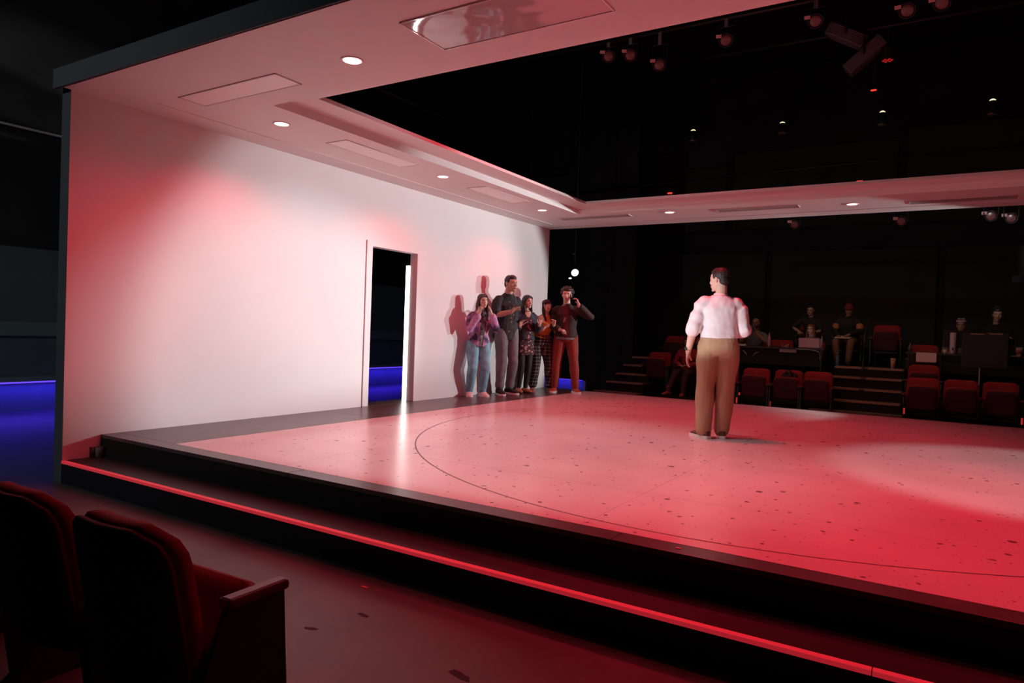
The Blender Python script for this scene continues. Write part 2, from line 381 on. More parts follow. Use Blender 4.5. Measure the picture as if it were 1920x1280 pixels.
# ------------------------------------------------------------------ ceiling soffit ring (white) with tray
OX0, OX1, OY0, OY1 = 1.247, 8.9, .735, 6.675      # lower opening
TX0, TX1, TY0, TY1 = 1.56, 8.6, .96, 6.28         # upper opening
EX = 10.2
bm = bmesh.new()
box(bm, (0, YN-.06, H), (OX0, YD, H+.08)); box(bm, (OX1, YN-.06, H), (EX, YD, H+.08))
box(bm, (OX0, YN-.06, H), (OX1, OY0, H+.08)); box(bm, (OX0, OY1, H), (OX1, YD, H+.08))
struct(obj('trim_5', bm, M_soffit))
bm = bmesh.new()
z0, z1 = H+.08, H+.115
box(bm, (0, YN-.06, z0), (TX0, YD, z1)); box(bm, (TX1, YN-.06, z0), (EX, YD, z1))
box(bm, (TX0, YN-.06, z0), (TX1, TY0, z1)); box(bm, (TX0, TY1, z0), (TX1, YD, z1))
struct(obj('trim_6', bm, M_soffit))
struct(obj('trim_7', B((-T-.004, YN-.08, H+.004), (EX, YN-.06, H+.165)), M_edge))   # dark fascia
struct(obj('trim_8', B((.33, YN+.55, H-.004), (.345, YD-.55, H+.001)), M_soffit))   # thin bead parallel to the wall
struct(obj('trim_9', B((.345, YD-.36, H-.003), (EX-.4, YD-.345, H+.001)), M_soffit))
# ceiling hatches
def hatch(cx, cy, lx, ly, label, dark=False):
    t = empty('ceiling_panel', (cx, cy, H)); tag(t, label, 'ceiling panel', 'flush panels in the white soffit')
    bm = bmesh.new(); f = .012
    for lo, hi in (((-lx, -ly, -.006), (-lx+f, ly, .0)), ((lx-f, -ly, -.006), (lx, ly, 0)), ((-lx, -ly, -.006), (lx, -ly+f, 0)), ((-lx, ly-f, -.006), (lx, ly, 0))): box(bm, lo, hi)
    obj('frame', bm, mat('panel_frame', (.55, .52, .52), .5), t)
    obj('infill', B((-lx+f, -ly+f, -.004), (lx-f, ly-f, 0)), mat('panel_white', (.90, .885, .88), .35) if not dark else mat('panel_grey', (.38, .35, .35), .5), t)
    return t
hatch(1.29, .345, .62, .13, 'long white panel in the near soffit above the left end of the set wall')
hatch(.885, 2.4, .15, .58, 'white panel in the side soffit between the first and second wall downlights')
hatch(.93, 4.87, .15, .58, 'white panel in the side soffit between the second and third wall downlights')
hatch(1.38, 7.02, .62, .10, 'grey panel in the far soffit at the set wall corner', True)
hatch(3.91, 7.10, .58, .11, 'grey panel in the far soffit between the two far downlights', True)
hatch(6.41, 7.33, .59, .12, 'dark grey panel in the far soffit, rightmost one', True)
# large clear panel in the near soffit
t = empty('ceiling_panel', (3.97, .21, H)); tag(t, 'large glossy clear panel with bright edge in the near soffit', 'ceiling panel')
bm = bmesh.new(); lx, ly, f = .62, .23, .008
for lo, hi in (((-lx, -ly, -.010), (-lx+f, ly, 0)), ((lx-f, -ly, -.010), (lx, ly, 0)), ((-lx, -ly, -.010), (lx, -ly+f, 0)), ((-lx, ly-f, -.010), (lx, ly, 0))): box(bm, lo, hi)
obj('frame', bm, mat('clear_edge', (.92, .95, .94), .12, coat=1), t)
bm = bmesh.new(); n = 26
g = [[bm.verts.new((-lx+f+(2*lx-2*f)*i/n, -ly+f+(2*ly-2*f)*j/8, -.006-.0025*noise.noise((i*.33, j*.5, 2.2)))) for j in range(9)] for i in range(n+1)]
for i in range(n):
    for j in range(8): bm.faces.new((g[i][j], g[i+1][j], g[i+1][j+1], g[i][j+1]))
obj('clear_sheet', bm, mat('glossy_sheet', (.62, .56, .56), .06, coat=1), t, True)
# downlights
M_lens = mat('downlight_lens', (.9, .4, .4), .3, emit=(1, .30, .28), estr=9)
M_ring = mat('downlight_ring', (.75, .7, .7), .35)
def downlight(x, y, label):
    t = empty('downlight', (x, y, H)); tag(t, label, 'ceiling light', 'red downlights in the soffit')
    bm = bmesh.new(); N = 28
    rr = [ring(V((0, 0, z)), V((r, 0, 0)), V((0, r, 0)), N) for r, z in ((.066, .02), (.066, -.004), (.078, -.006), (.084, -.002), (.084, .0))]
    loft(bm, rr, close=False); obj('trim_ring', bm, M_ring, t, True)
    bm = bmesh.new(); lathe(bm, [(.064, .002), (.064, -.0035), (.05, -.005)], n=N); obj('lens', bm, M_lens, t, True)
    pl = spot('downlight_beam', (x, y, H-.03), (x, y, 0), 40, 150, .6, RED, .05)
dls = [(2.63, .30, 'red downlight in the near soffit, the largest one'), (.86, 1.15, 'red downlight nearest the left end of the set wall'), (.90, 3.6, 'red downlight in the side soffit above the doorway'),
       (.89, 6.14, 'red downlight in the side soffit above the actors'), (2.65, 6.98, 'red downlight in the far soffit, left of two'), (5.15, 7.2, 'red downlight in the far soffit, right of two')]
dls += [(5.13, .30, 'red downlight in the near soffit, just above the top picture edge'), (7.63, .30, 'red downlight in the near soffit, far above the right picture edge')]
for d in dls: downlight(*d)
# ------------------------------------------------------------------ people
SKIN = {'light': mat('skin_light', (.62, .40, .31), .5), 'tan': mat('skin_tan', (.50, .30, .21), .5), 'brown': mat('skin_brown', (.33, .18, .12), .5), 'pale': mat('skin_pale', (.68, .47, .38), .5)}
M_eye = mat('eye_white', (.7, .68, .66), .2); M_iris = mat('iris', (.03, .018, .012), .2)
M_hair = mat('hair_black', (.018, .013, .011), .5, bump=.5, bscale=90); M_hairb = mat('hair_brown', (.05, .026, .017), .5, bump=.5, bscale=90); M_haira = mat('hair_auburn', (.22, .07, .03), .5, bump=.5, bscale=90)
STAND = dict(pelvis=(0, 0, .95), waist=(0, 0, 1.09), chest=(0, .0, 1.27), neck=(0, -.012, 1.47), head=(0, .02, 1.635),
             sL=(-.170, -.015, 1.385), sR=(.170, -.015, 1.385), eL=(-.235, -.03, 1.13), eR=(.235, -.03, 1.13), wL=(-.25, .05, .88), wR=(.25, .05, .88),
             hL=(-.09, 0, .92), hR=(.09, 0, .92), kL=(-.10, .02, .50), kR=(.10, .02, .50), aL=(-.105, -.02, .085), aR=(.105, -.02, .085),
             tL=(-.2, 1, 0), tR=(.2, 1, 0), look=(0, 1, 0), tilt=0.0,
             dL=(0, .15, -1), nL=(1, 0, 0), dR=(0, .15, -1), nR=(-1, 0, 0), cL=.35, cR=.35, spread=.12)
SIT = dict(STAND, pelvis=(0, 0, .52), waist=(0, .0, .66), chest=(0, .03, .84), neck=(0, .03, 1.04), head=(0, .065, 1.205),
           sL=(-.170, .02, .955), sR=(.170, .02, .955), eL=(-.24, .08, .72), eR=(.24, .08, .72), wL=(-.15, .30, .70), wR=(.15, .30, .70),
           hL=(-.09, .02, .50), hR=(.09, .02, .50), kL=(-.11, .45, .51), kR=(.11, .45, .51), aL=(-.11, .45, .085), aR=(.11, .45, .085),
           dL=(.3, 1, -.1), nL=(0, 0, -1), dR=(-.3, 1, -.1), nR=(0, 0, -1))

class Person:
    def __init__(s, label, loc, face, height, pose, base=STAND, skin='light', female=False, name='person', group=None, vox=.0075):
        s.k = height/1.75; s.f = female; s.vox = vox
        s.J = {}
        for a, b in {**base, **pose}.items():
            s.J[a] = V(b)*s.k if isinstance(b, tuple) and a[0] not in 'dnt' or a in ('neck',) else (V(b) if isinstance(b, tuple) else b)
        for a in ('look',): s.J[a] = V({**base, **pose}[a])
        s.root = empty(name, loc, math.atan2(-face[0], face[1])); tag(s.root, label, 'person', group)
        s.skin = SKIN[skin]; s.hs = s.k*(.95 if female else 1.0)
        J = s.J
        s.hf = J['look'].normalized(); s.hr = s.hf.cross(V((0, 0, 1))).normalized(); s.hu = s.hr.cross(s.hf)
        t = J['tilt']; r, u = s.hr, s.hu; s.hr = r*cos(t)+u*sin(t); s.hu = -r*sin(t)+u*cos(t)
        s.body()
    def hp(s, x, y, z): return s.J['head'] + (s.hr*x + s.hf*y + s.hu*z)*s.hs
    def hax(s): return (s.hr, s.hf, s.hu)
    # torso rings -------------------------------------------------
    def torso(s, bm, grow=0, lo=None, hem=None, top=True, flare=0):
        J, k = s.J, s.k; rh = (J['hR']-J['hL']).normalized(); rs = (J['sR']-J['sL']).normalized()
        up = (J['chest']-J['pelvis']).normalized()
        w = .93 if s.f else 1.0
        P = J['pelvis']; W = J['waist']; C = J['chest']; N = J['neck']; SH = (J['sR']+J['sL'])/2
        L = []
        def add(c, a, b, t): L.append((c, (a*w*k+grow), (b*k+grow), t))
        if hem: add(P-up*hem*k, .175+flare, .13+flare, 0)
        if lo != 'waist':
            if not hem: add(P-up*.10*k, .10, .09, 0)
            add(P-up*.02*k, .17 if not s.f else .18, .122, 0); add(P+up*.06*k, .163, .118, .1)
        add(W, .143 if not s.f else .125, .105, .35); add(W.lerp(C, .6), .155 if not s.f else .14, .113, .6); add(C+up*.04*k, .17, .122 if not s.f else .128, .85)
        add(SH-up*.045*k, .172, .10, 1)
        if top: add(SH+up*.012*k, .142, .078, 1); add(SH.lerp(N, .7)+up*.01*k, .085, .062, 1); add(N+up*.01*k, .052, .055, 1)
        R_ = []
        for c, a, b, t in L:
            r = rh.lerp(rs, t).normalized(); u = up; f = u.cross(r).normalized(); r = f.cross(u)
            R_.append(ring(c, r*a, f*b, 20, 2.3))
        loft(bm, R_)
    def arm(s, bm, sd, grow=0, end=1.0, cuff=0):
        J, k = s.J, s.k; a, b, c = J['s'+sd], J['e'+sd], J['w'+sd]; w = .88 if s.f else 1.0
        a0 = a.lerp(J['neck'], .45) - V((0, 0, .022*k))
        a1 = a.lerp(a0, .30); a2 = a.lerp(b, .13)
        pts = [a0, a1, a2, a.lerp(b, .45), b, b.lerp(c, .35), c]; rad = [.034, .047, .055, .051, .041, .042, .029]
        if end < 1:                                # end: 0 shoulder .. .5 elbow .. 1 wrist
            if end <= .5: pts = [a0, a1, a2, a.lerp(b, end*1.2), a.lerp(b, end*2)]; rad = [.034, .047, .055, .052, .046]
            else: q = (end-.5)*2; pts = [a0, a1, a2, a.lerp(b, .45), b, b.lerp(c, q)]; rad = [.034, .047, .056, .053, .043, .043*(1-q)+.031*q]
        limb(bm, pts, [r*w*k+grow for r in rad], 14)
        q_ = a.lerp(a0, .45); ell(bm, q_ - V((0, 0, .006*k)), [.054*w*k+grow]*3)
        if cuff: limb(bm, [pts[-1]+(pts[-2]-pts[-1]).normalized()*.045*k, pts[-1]], [rad[-1]*k*w+grow+cuff]*2, 14)
    def leg(s, bm, sd, grow=0, end=1.0, wide=0, cuff=0):
        J, k = s.J, s.k; h, n, a = J['h'+sd], J['k'+sd], J['a'+sd]
        e = n.lerp(a, end)
        pts = [h+V((0, 0, .02)), h.lerp(n, .3), h.lerp(n, .75), n, n.lerp(e, .3), n.lerp(e, .75), e]
        rad = [.092, .088, .066, .056, .056, .043, .036]
        limb(bm, pts, [r*k+grow+wide*i/6 for i, r in enumerate(rad)], 16)
        if cuff: limb(bm, [e+(n-e).normalized()*.05*k, e], [rad[-1]*k+grow+wide+cuff]*2, 16)
    def foot(s, sd):
        J, k = s.J, s.k; a = J['a'+sd]; t = J['t'+sd].normalized(); r = t.cross(V((0, 0, 1))).normalized()
        return a, t, r, k
    def hand_mesh(s, bm, bf, sd):
        J, k = s.J, s.k*(0.95 if s.f else 1.05); w = J['w'+sd]; d = J['d'+sd].normalized(); n = J['n'+sd]; n = (n-d*n.dot(d)).normalized()
        th = d.cross(n) if sd == 'R' else n.cross(d); cl = J['c'+sd]; sp = J['spread']
        limb(bm, [w-d*.02*k, w+d*.012*k], [.027*k, .027*k], 10)
        R_ = []
        for q, hw, ht in ((-.005, .024, .02), (.03, .036, .018), (.065, .042, .015), (.09, .040, .012), (.098, .034, .008)):
            R_.append(ring(w+d*q*k, th*hw*k, n*ht*k, 12, 2.6))
        loft(bm, R_)
        for i, (off, ln) in enumerate(((.030, .072), (.010, .08), (-.010, .074), (-.029, .058))):
            ang0 = (off/.03)*sp; dd = (d*cos(ang0)+th*sin(ang0)).normalized(); p = w + d*.085*k + th*off*k; pts = [w+d*.06*k+th*off*.9*k, p]; cur = 0
            for sgm, fr in enumerate((.46, .31, .23)):
                cur += cl*(.7, 1, .8)[sgm]*(1+.12*i); v = dd*cos(cur)+n*sin(cur); p = p+v*ln*fr*k; pts.append(p)
            limb(bf, pts, [.0095*k, .0095*k, .0088*k, .008*k, .0068*k], 7)
        p0 = w+d*.025*k+th*.022*k; dt = (d*.62+th*.75+n*.25).normalized(); p1 = p0+dt*.045*k; d2 = (d*.85+th*.35+n*(.2+cl*.5)).normalized(); p2 = p1+d2*.032*k; p3 = p2+(d2+n*.2).normalized()*.024*k
        limb(bf, [w+d*.012*k+th*.008*k, p0, p1, p2, p3], [.014*k, .0145*k, .0112*k, .0102*k, .0082*k], 8)
    def body(s):
        J, k = s.J, s.k; bm = bmesh.new(); bf = bmesh.new()
        s.torso(bm, -.006)
        for sd in 'LR': s.arm(bm, sd); s.leg(bm, sd); s.hand_mesh(bm, bf, sd)
        for sd in 'LR':
            a, t, r, k = s.foot(sd); limb(bm, [a+V((0, 0, -.02*k))-t*.02*k, a-V((0, 0, .045*k))+t*.05*k, a-V((0, 0, .055*k))+t*.14*k], [.036*k, .034*k, .025*k], 10)
        hs = s.hs; nb = .057 if not s.f else .047
        limb(bm, [J['neck']-V((0, 0, .03*k)), J['neck'].lerp(s.hp(0, -.03, -.06), .6), s.hp(0, -.022, -.04)], [nb*1.08*k, nb*k, nb*k], 14)
        ax = s.hax(); e = lambda c, r: ell(bm, s.hp(*c), [q*hs for q in r], ax)
        e((0, -.012, .032), (.074, .094, .084))
        R_ = []
        for z, y, rw, rd in ((.065, .022, .062, .066), (.03, .022, .068, .074), (-.015, .026, .067, .069), (-.055, .034, .057, .056), (-.088, .047, .040, .040), (-.108, .056, .024, .024)):
            R_.append(ring(s.hp(0, y, z), s.hr*rw*hs, s.hf*rd*hs, 18, 2.2))
        loft(bm, R_)
        loft(bm, [ring(s.hp(0, y, z), s.hr*a*hs, s.hf*b*hs, 10) for z, y, a, b in ((.03, .085, .008, .01), (.0, .096, .009, .015), (-.028, .104, .014, .018), (-.04, .098, .012, .012))])
        e((0, .08, .026), (.05, .017, .010))
        for q in (-1, 1):
            e((q*.074, -.008, -.004), (.010, .020, .031)); e((q*.042, .066, -.022), (.02, .022, .018))
        e((0, .085, -.062), (.026, .013, .012)); e((0, .078, -.10), (.02, .018, .014))
        me = remesh(bm, .0062 if s.vox < .009 else .008, 3, name='body'); merge(me, bf)
        link('body', me, s.skin, s.root)
        for q in (-1, 1):
            bm = bmesh.new(); ell(bm, s.hp(q*.031, .077, .006), [.0145*hs, .0125*hs, .0085*hs], ax, 12, 8); o = obj('eye', bm, M_eye, s.root, True)
            bm = bmesh.new(); ell(bm, s.hp(q*.031, .0872, .006), [.0062*hs, .004*hs, .0066*hs], ax, 10, 6); obj('iris', bm, M_iris, o, True)
            bm = bmesh.new(); limb(bm, [s.hp(q*.012, .095, .024), s.hp(q*.033, .0925, .030), s.hp(q*.052, .077, .024)], [.0045*hs, .005*hs, .003*hs], 8); s.brow = obj('eyebrow', bm, M_hair, s.root, True)
        bm = bmesh.new(); ell(bm, s.hp(0, .097, -.058), [.023*hs, .008*hs, .0055*hs], ax, 12, 6); ell(bm, s.hp(0, .097, -.067), [.019*hs, .008*hs, .006*hs], ax, 12, 6)
        obj('lips', bm, mat('lips', (.40, .13, .11), .4), s.root, True)
    # clothing ----------------------------------------------------
    def cloth(s, name, bm, m_, wr=.006, wf=9, label=None, vox=None, sm=5):
        me = remesh(bm, vox or s.vox, sm, wr, wf, name); o = link(name, me, m_, s.root)
        if label: o['label'] = label
        return o
    def top(s, name, m_, grow=.014, end=.97, hem=.08, wr=.006, wf=9, flare=0, lo=None, cuff=0, label=None, collar=0):
        bm = bmesh.new(); s.torso(bm, grow, lo=lo, hem=hem, flare=flare)
        for sd in 'LR': s.arm(bm, sd, grow*.85, end, cuff)
        if collar:
            n = s.J['neck']; u = V((0, 0, 1)); k = s.k; R_ = [ring(n+u*z*k, s.hr*a*k, s.hf*a*k, 18) for z, a in ((-.03, .085), (.0, .072), (.03*collar, .066))]; loft(bm, R_)
        return s.cloth(name, bm, m_, wr, wf, label)
    def pants(s, name, m_, grow=.013, end=.96, wide=0, cuff=0, wr=.006, wf=8, label=None, high=0.06):
        bm = bmesh.new(); J, k = s.J, s.k; rh = (J['hR']-J['hL']).normalized(); up = (J['chest']-J['pelvis']).normalized(); f = up.cross(rh); P = J['pelvis']
        w = .95 if s.f else 1
        loft(bm, [ring(P+up*z*k, rh*(a*w*k+grow), f*(b*k+grow), 20, 2.3) for z, a, b in ((-.10, .12, .09), (-.04, .165, .118), (.02, .17, .122), (high, .16, .117), (high+.03, .155, .113))])
        for sd in 'LR': s.leg(bm, sd, grow, end, wide, cuff)
        return s.cloth(name, bm, m_, wr, wf, label)
    def shoes(s, m_, sole, high=0, chunky=1.0, sole_h=.022, label=None):
        for sd in 'LR':
            a, t, r, k = s.foot(sd); g = a - V((0, 0, a.z)); u = V((0, 0, 1)); z0 = a.z-.085*k
            g = g + u*z0
            P_ = lambda y, z: g + t*y*k + u*z*k
            bm = bmesh.new()
            R_ = [ring(P_(y, z), r*w*k*chunky, (u*h)*k, 14, 2.4) for y, z, w, h in ((-.085, .045, .016, .025), (-.075, .052, .034, .036), (-.03, .058, .040, .042), (.04, .053, .043, .037), (.09, .044, .047, .028), (.14, .038, .045, .022), (.172, .034, .032, .016), (.185, .033, .014, .010))]
            loft(bm, R_)
            limb(bm, [P_(-.025, .06), P_(-.022, .095+high)], [.045*k, .042*k], 14, hint=t)
            me = remesh(bm, .007, 1, name='shoe'); o = link('shoe', me, m_, s.root)
            if label: o['label'] = label
            bm = bmesh.new(); out = [(-.092, .026), (-.08, .038), (-.03, .043), (.04, .046), (.1, .051), (.15, .047), (.182, .032), (.195, .012)]
            top_, bot = [], []
            pts = [(y, w) for y, w in out]+[(y, -w) for y, w in reversed(out)]
            R_ = [[P_(y*sc, z)+r*w*k*chunky*sc for y, w in pts] for z, sc in ((.0, .97), (.004, 1), (sole_h, 1), (sole_h+.004, .97))]
            loft(bm, R_); obj('sole', bm, sole, o)
    # hair --------------------------------------------------------
    def hair(s, style, m_, label=None):
        bm = bmesh.new(); hs = s.hs; ax = s.hax(); e = lambda c, r, b=None: ell(bm, s.hp(*c), [q*hs for q in r], ax)
        J = s.J
        def strand(pts, rad, flat=.7): limb(bm, [s.hp(*p_) for p_ in pts], [r*hs for r in rad], 12, hint=s.hf, flat=flat)
        wr, wf = .004, 22
        if style in ('short', 'shortneat'):
            e((0, -.022, .052), (.081, .094, .082)); e((0, .02, .082), (.066, .066, .05)); e((0, -.062, .0), (.066, .052, .07))
            for q in (-1, 1): e((q*.062, .012, .045), (.018, .03, .04))
        elif style == 'curly':
            rng = random.Random(3); e((0, -.025, .06), (.088, .098, .085)); e((0, .03, .09), (.075, .07, .05))
            for i in range(60):
                a = rng.uniform(0, 2*pi); q = rng.uniform(-.25, 1); c = math.sqrt(1-q*q); y = sin(a)*c
                if y > .5 and q < .45: continue
                e((cos(a)*c*.092, -.018+y*.10, .05+q*.088), [rng.uniform(.018, .028)]*3)
            wr = .006; wf = 30
        elif style in ('long', 'bob', 'bangs'):
            e((0, -.02, .05), (.084, .098, .084)); e((0, .012, .085), (.07, .07, .045)); e((0, -.07, -.01), (.074, .05, .085))
            ln = {'bob': .18, 'long': .27, 'bangs': .33}[style]
            for q in (-1, 1):
                strand([(q*.068, .03, .06), (q*.082, .015, .0), (q*.085, .01, -.08), (q*.080, .02, -.10-ln*.4), (q*.07, .03 if style != 'bob' else .015, -.06-ln)], [.022, .03, .034, .036, .022])
                strand([(q*.05, -.06, .02), (q*.065, -.06, -.08), (q*.07, -.055, -.07-ln)], [.04, .05, .035])
            strand([(0, -.08, .02), (0, -.085, -.08), (0, -.075, -.07-ln)], [.05, .06, .04])
            if style == 'bangs':
                for q in (-2, -1, 0, 1, 2): strand([(q*.022, .055, .10), (q*.024, .087, .07), (q*.025, .094-.006*abs(q), .034)], [.02, .017, .012], .6)
            else:
                for q in (-1, 1): strand([(q*.01, .05, .105), (q*.045, .07, .085), (q*.072, .045, .04)], [.02, .02, .018], .6)
        elif style == 'bun':
            e((0, -.024, .05), (.080, .094, .080)); e((0, .01, .078), (.066, .066, .045)); e((0, -.06, .0), (.064, .05, .06)); e((0, -.085, .09), (.04, .04, .04))
        elif style == 'beard':
            loft(bm, [ring(s.hp(0, y, z), s.hr*rw*hs, s.hf*rd*hs, 16) for z, y, rw, rd in ((-.035, .03, .064, .06), (-.06, .04, .061, .06), (-.09, .05, .046, .05), (-.12, .056, .028, .03))])
            wr = .002
        me = remesh(bm, .006, 1, wr, wf, 'hair'); o = link('hair' if style != 'beard' else 'beard', me, m_, s.root)
        if label: o['label'] = label
        return o
    def glasses(s, m_):
        bm = bmesh.new()
        for q in (-1, 1):
            c = s.hp(q*.032, .104, .004); pts = [c + s.hr*(.023*cos(t)*s.hs)+s.hu*(.018*sin(t)*s.hs) for t in [2*pi*i/14 for i in range(15)]]
            limb(bm, pts, [.0022]*15, 6, cap=False); limb(bm, [s.hp(q*.055, .10, .008), s.hp(q*.076, .05, .008), s.hp(q*.078, -.01, .006)], [.0022]*3, 6)
        limb(bm, [s.hp(-.01, .107, .006), s.hp(.01, .107, .006)], [.002]*2, 6)
        return obj('glasses', bm, m_, s.root, True)
    def w(s, v): return s.root.matrix_basis @ v       # local -> world
def facing(p, n): return p

# ---- fabrics
M_denim = mat('light_denim', (.19, .44, .54), .8, var=.25, vscale=14, bump=.3, bscale=120)
M_grey = mat('grey_jeans', (.16, .16, .17), .85, var=.15, vscale=14, bump=.3, bscale=120)
M_tiedye = ramp_mat('tie_dye_jacket', n_noise(7, 4), [(.36, (.03, .02, .05)), (.46, (.30, .16, .36)), (.56, (.62, .34, .52)), (.68, (.42, .24, .50))], .75)
M_navy = mat('dark_navy_cotton', (.014, .020, .027), .8, bump=.2, bscale=80)
M_pattern = ramp_mat('dark_patterned_tee', n_voro(16), [(.0, (.35, .20, .14)), (.22, (.12, .07, .05)), (.34, (.015, .013, .013)), (1, (.02, .016, .016))], .8)
M_floral = ramp_mat('floral_cotton', n_voro(24), [(.0, (.62, .40, .36)), (.3, (.45, .25, .24)), (.42, (.06, .015, .02)), (1, (.03, .010, .012))], .8)
M_ddenim = mat('dark_denim_jacket', (.020, .026, .045), .8, var=.25, vscale=14, bump=.3, bscale=120)
M_legging = mat('black_legging', (.010, .010, .011), .7)
M_mustard = mat('mustard_knit', (.46, .20, .028), .85, bump=.3, bscale=110)
M_vest = mat('dark_blue_vest', (.02, .022, .04), .8)
M_plaid = ramp_mat('black_white_plaid', n_plaid(17, 17), [(.0, (.012, .012, .013)), (.45, (.10, .10, .10)), (.55, (.16, .155, .15)), (1, (.5, .48, .46))], .85)
M_brownj = mat('dark_brown_jacket', (.028, .016, .011), .8, var=.2, vscale=10, bump=.3, bscale=70)
M_maroon = mat('maroon_tee', (.085, .012, .018), .85)
M_redtr = mat('rust_red_trousers', (.25, .035, .022), .8, bump=.25, bscale=90, var=.1)
M_shirt = mat('white_shirt', (.82, .81, .83), .6, bump=.08, bscale=70)
M_khaki = mat('khaki_trousers', (.42, .285, .17), .75, var=.06, vscale=5, bump=.15, bscale=90)
M_wsole = mat('white_rubber', (.75, .73, .70), .6); M_wshoe = mat('white_sneaker', (.70, .67, .68), .6)
M_bshoe = mat('black_canvas', (.012, .012, .013), .8); M_tanshoe = mat('tan_leather', (.33, .17, .08), .5); M_brshoe = mat('brown_leather', (.12, .05, .03), .5)
M_tanboot = mat('tan_boot', (.36, .17, .12), .6); M_orshoe = mat('rust_sneaker', (.35, .08, .05), .6); M_dsole = mat('dark_sole', (.03, .02, .02), .7)

def split(P, o, name, m_, test, inset=.004, label=None):
    """cut the open front of a jacket: faces passing test become a part of their own, set slightly inwards"""
    bm = bmesh.new(); bm.from_mesh(o.data); J = P.J; r = (J['sR']-J['sL']).normalized(); up = (J['chest']-J['pelvis']).normalized(); f = up.cross(r); ln = (J['neck']-J['pelvis']).length
    sel = []
    for fc in bm.faces:
        d = fc.calc_center_median()-J['pelvis']; t = d.dot(up)/ln; x = d.dot(r)/P.k; y = d.dot(f-up*0)/P.k - ((J['chest']-J['pelvis']).dot(f)/P.k)*min(1, max(0, t))
        if fc.normal.dot(f) > .25 and -.02 < y < .20 and test(x, t): sel.append(fc)
    b2 = bm.copy(); idx = {fc.index for fc in sel}
    bmesh.ops.delete(bm, geom=sel, context='FACES'); bm.to_mesh(o.data); bm.free()
    b2.faces.ensure_lookup_table(); bmesh.ops.delete(b2, geom=[fc for fc in b2.faces if fc.index not in idx], context='FACES')
    for v in b2.verts: v.co -= v.normal*inset
    ext = bmesh.ops.extrude_edge_only(b2, edges=[e for e in b2.edges if e.is_boundary])
    for v in ext['geom']:
        if isinstance(v, bmesh.types.BMVert): v.co -= f*.012
    me = bpy.data.meshes.new(name); b2.to_mesh(me); b2.free(); me.polygons.foreach_set('use_smooth', [True]*len(me.polygons))
    c = link(name, me, m_, P.root)
    if label: c['label'] = label
    return c
def px_mid(a, b): return (a+b)/2

# --- 1: woman, tie dye jacket
p1 = Person('woman in a purple tie-dye jacket and pale jeans, hands at her cheeks', tuple(at_z(869, 742, 0)+V((.21, .06, 0))), (.80, -.60), 1.66,
    dict(pelvis=(0, -.04, .90), waist=(0, -.01, 1.03), chest=(0, .05, 1.21), neck=(.0, .08, 1.395), head=(0, .125, 1.545), sL=(-.155, .06, 1.315), sR=(.155, .06, 1.315),
         eL=(-.24, .16, 1.09), eR=(.22, .17, 1.09), wL=(-.115, .27, 1.33), wR=(.10, .255, 1.325), hL=(-.09, -.03, .87), hR=(.09, -.03, .87), kL=(-.10, .08, .475), kR=(.115, .08, .475), aL=(-.10, -.04, .085), aR=(.12, -.05, .085),
         dL=(.22, -.25, 1), nL=(.8, -.55, 0), dR=(-.22, -.25, 1), nR=(-.8, -.55, 0), cL=.18, cR=.18, look=(-.12, 1, .0), tilt=-.04), skin='pale', female=True)
p1.hair('long', M_hairb); p1.pants('jeans', M_denim, .016, .95, .012); p1.shoes(M_wshoe, M_wsole, .0, 1.1, .034)
j_ = p1.top('jacket', M_tiedye, .030, .93, .05, .010, 8, lo=None, cuff=.006, collar=1)
split(p1, j_, 'striped_top', mat('black_white_top', (.16, .17, .18), .8, var=.9, vscale=30), lambda x, t: abs(x+.005) < .030+.03*t, label='dark and white top showing in the open jacket')
for q in (-1, 1):
    bm = bmesh.new(); ell(bm, p1.hp(q*.082, -.005, -.045), [.004, .010, .014], p1.hax(), 10, 6); obj('earring', bm, mat('gold', (.7, .5, .2), .3, metal=1), p1.root, True)
# --- 2: tall man
p2 = Person('tall man with cropped hair in an open dark shirt, one hand raised in front', tuple(at_z(940, 739, 0)+V((.05, 0, 0))), (.90, -.42), 1.93,
    dict(pelvis=(0, -.02, .95), chest=(0, .02, 1.27), neck=(0, .03, 1.46), head=(0, .085, 1.615), sL=(-.18, .01, 1.375), sR=(.18, .01, 1.375), eR=(.25, .10, 1.15), wR=(.12, .31, 1.21), dR=(.05, .9, .45), nR=(-.2, -.3, -1), cR=.2,
         eL=(-.20, -.15, 1.14), wL=(-.12, -.13, .93), kL=(-.10, .06, .50), kR=(.10, .07, .50), aR=(.11, .04, .085), aL=(-.12, -.05, .085), spread=.3, look=(-.15, 1, -.02)), skin='tan')
p2.hair('short', M_hair); p2.pants('grey_jeans', M_grey, .014, .88, .014, .008); p2.shoes(M_bshoe, M_wsole, .06, 1.02, .024)
j_ = p2.top('overshirt', M_navy, .024, .44, .13, .007, 8, flare=.0, collar=1)
split(p2, j_, 'patterned_tee', M_pattern, lambda x, t: -.055 < x < .075)
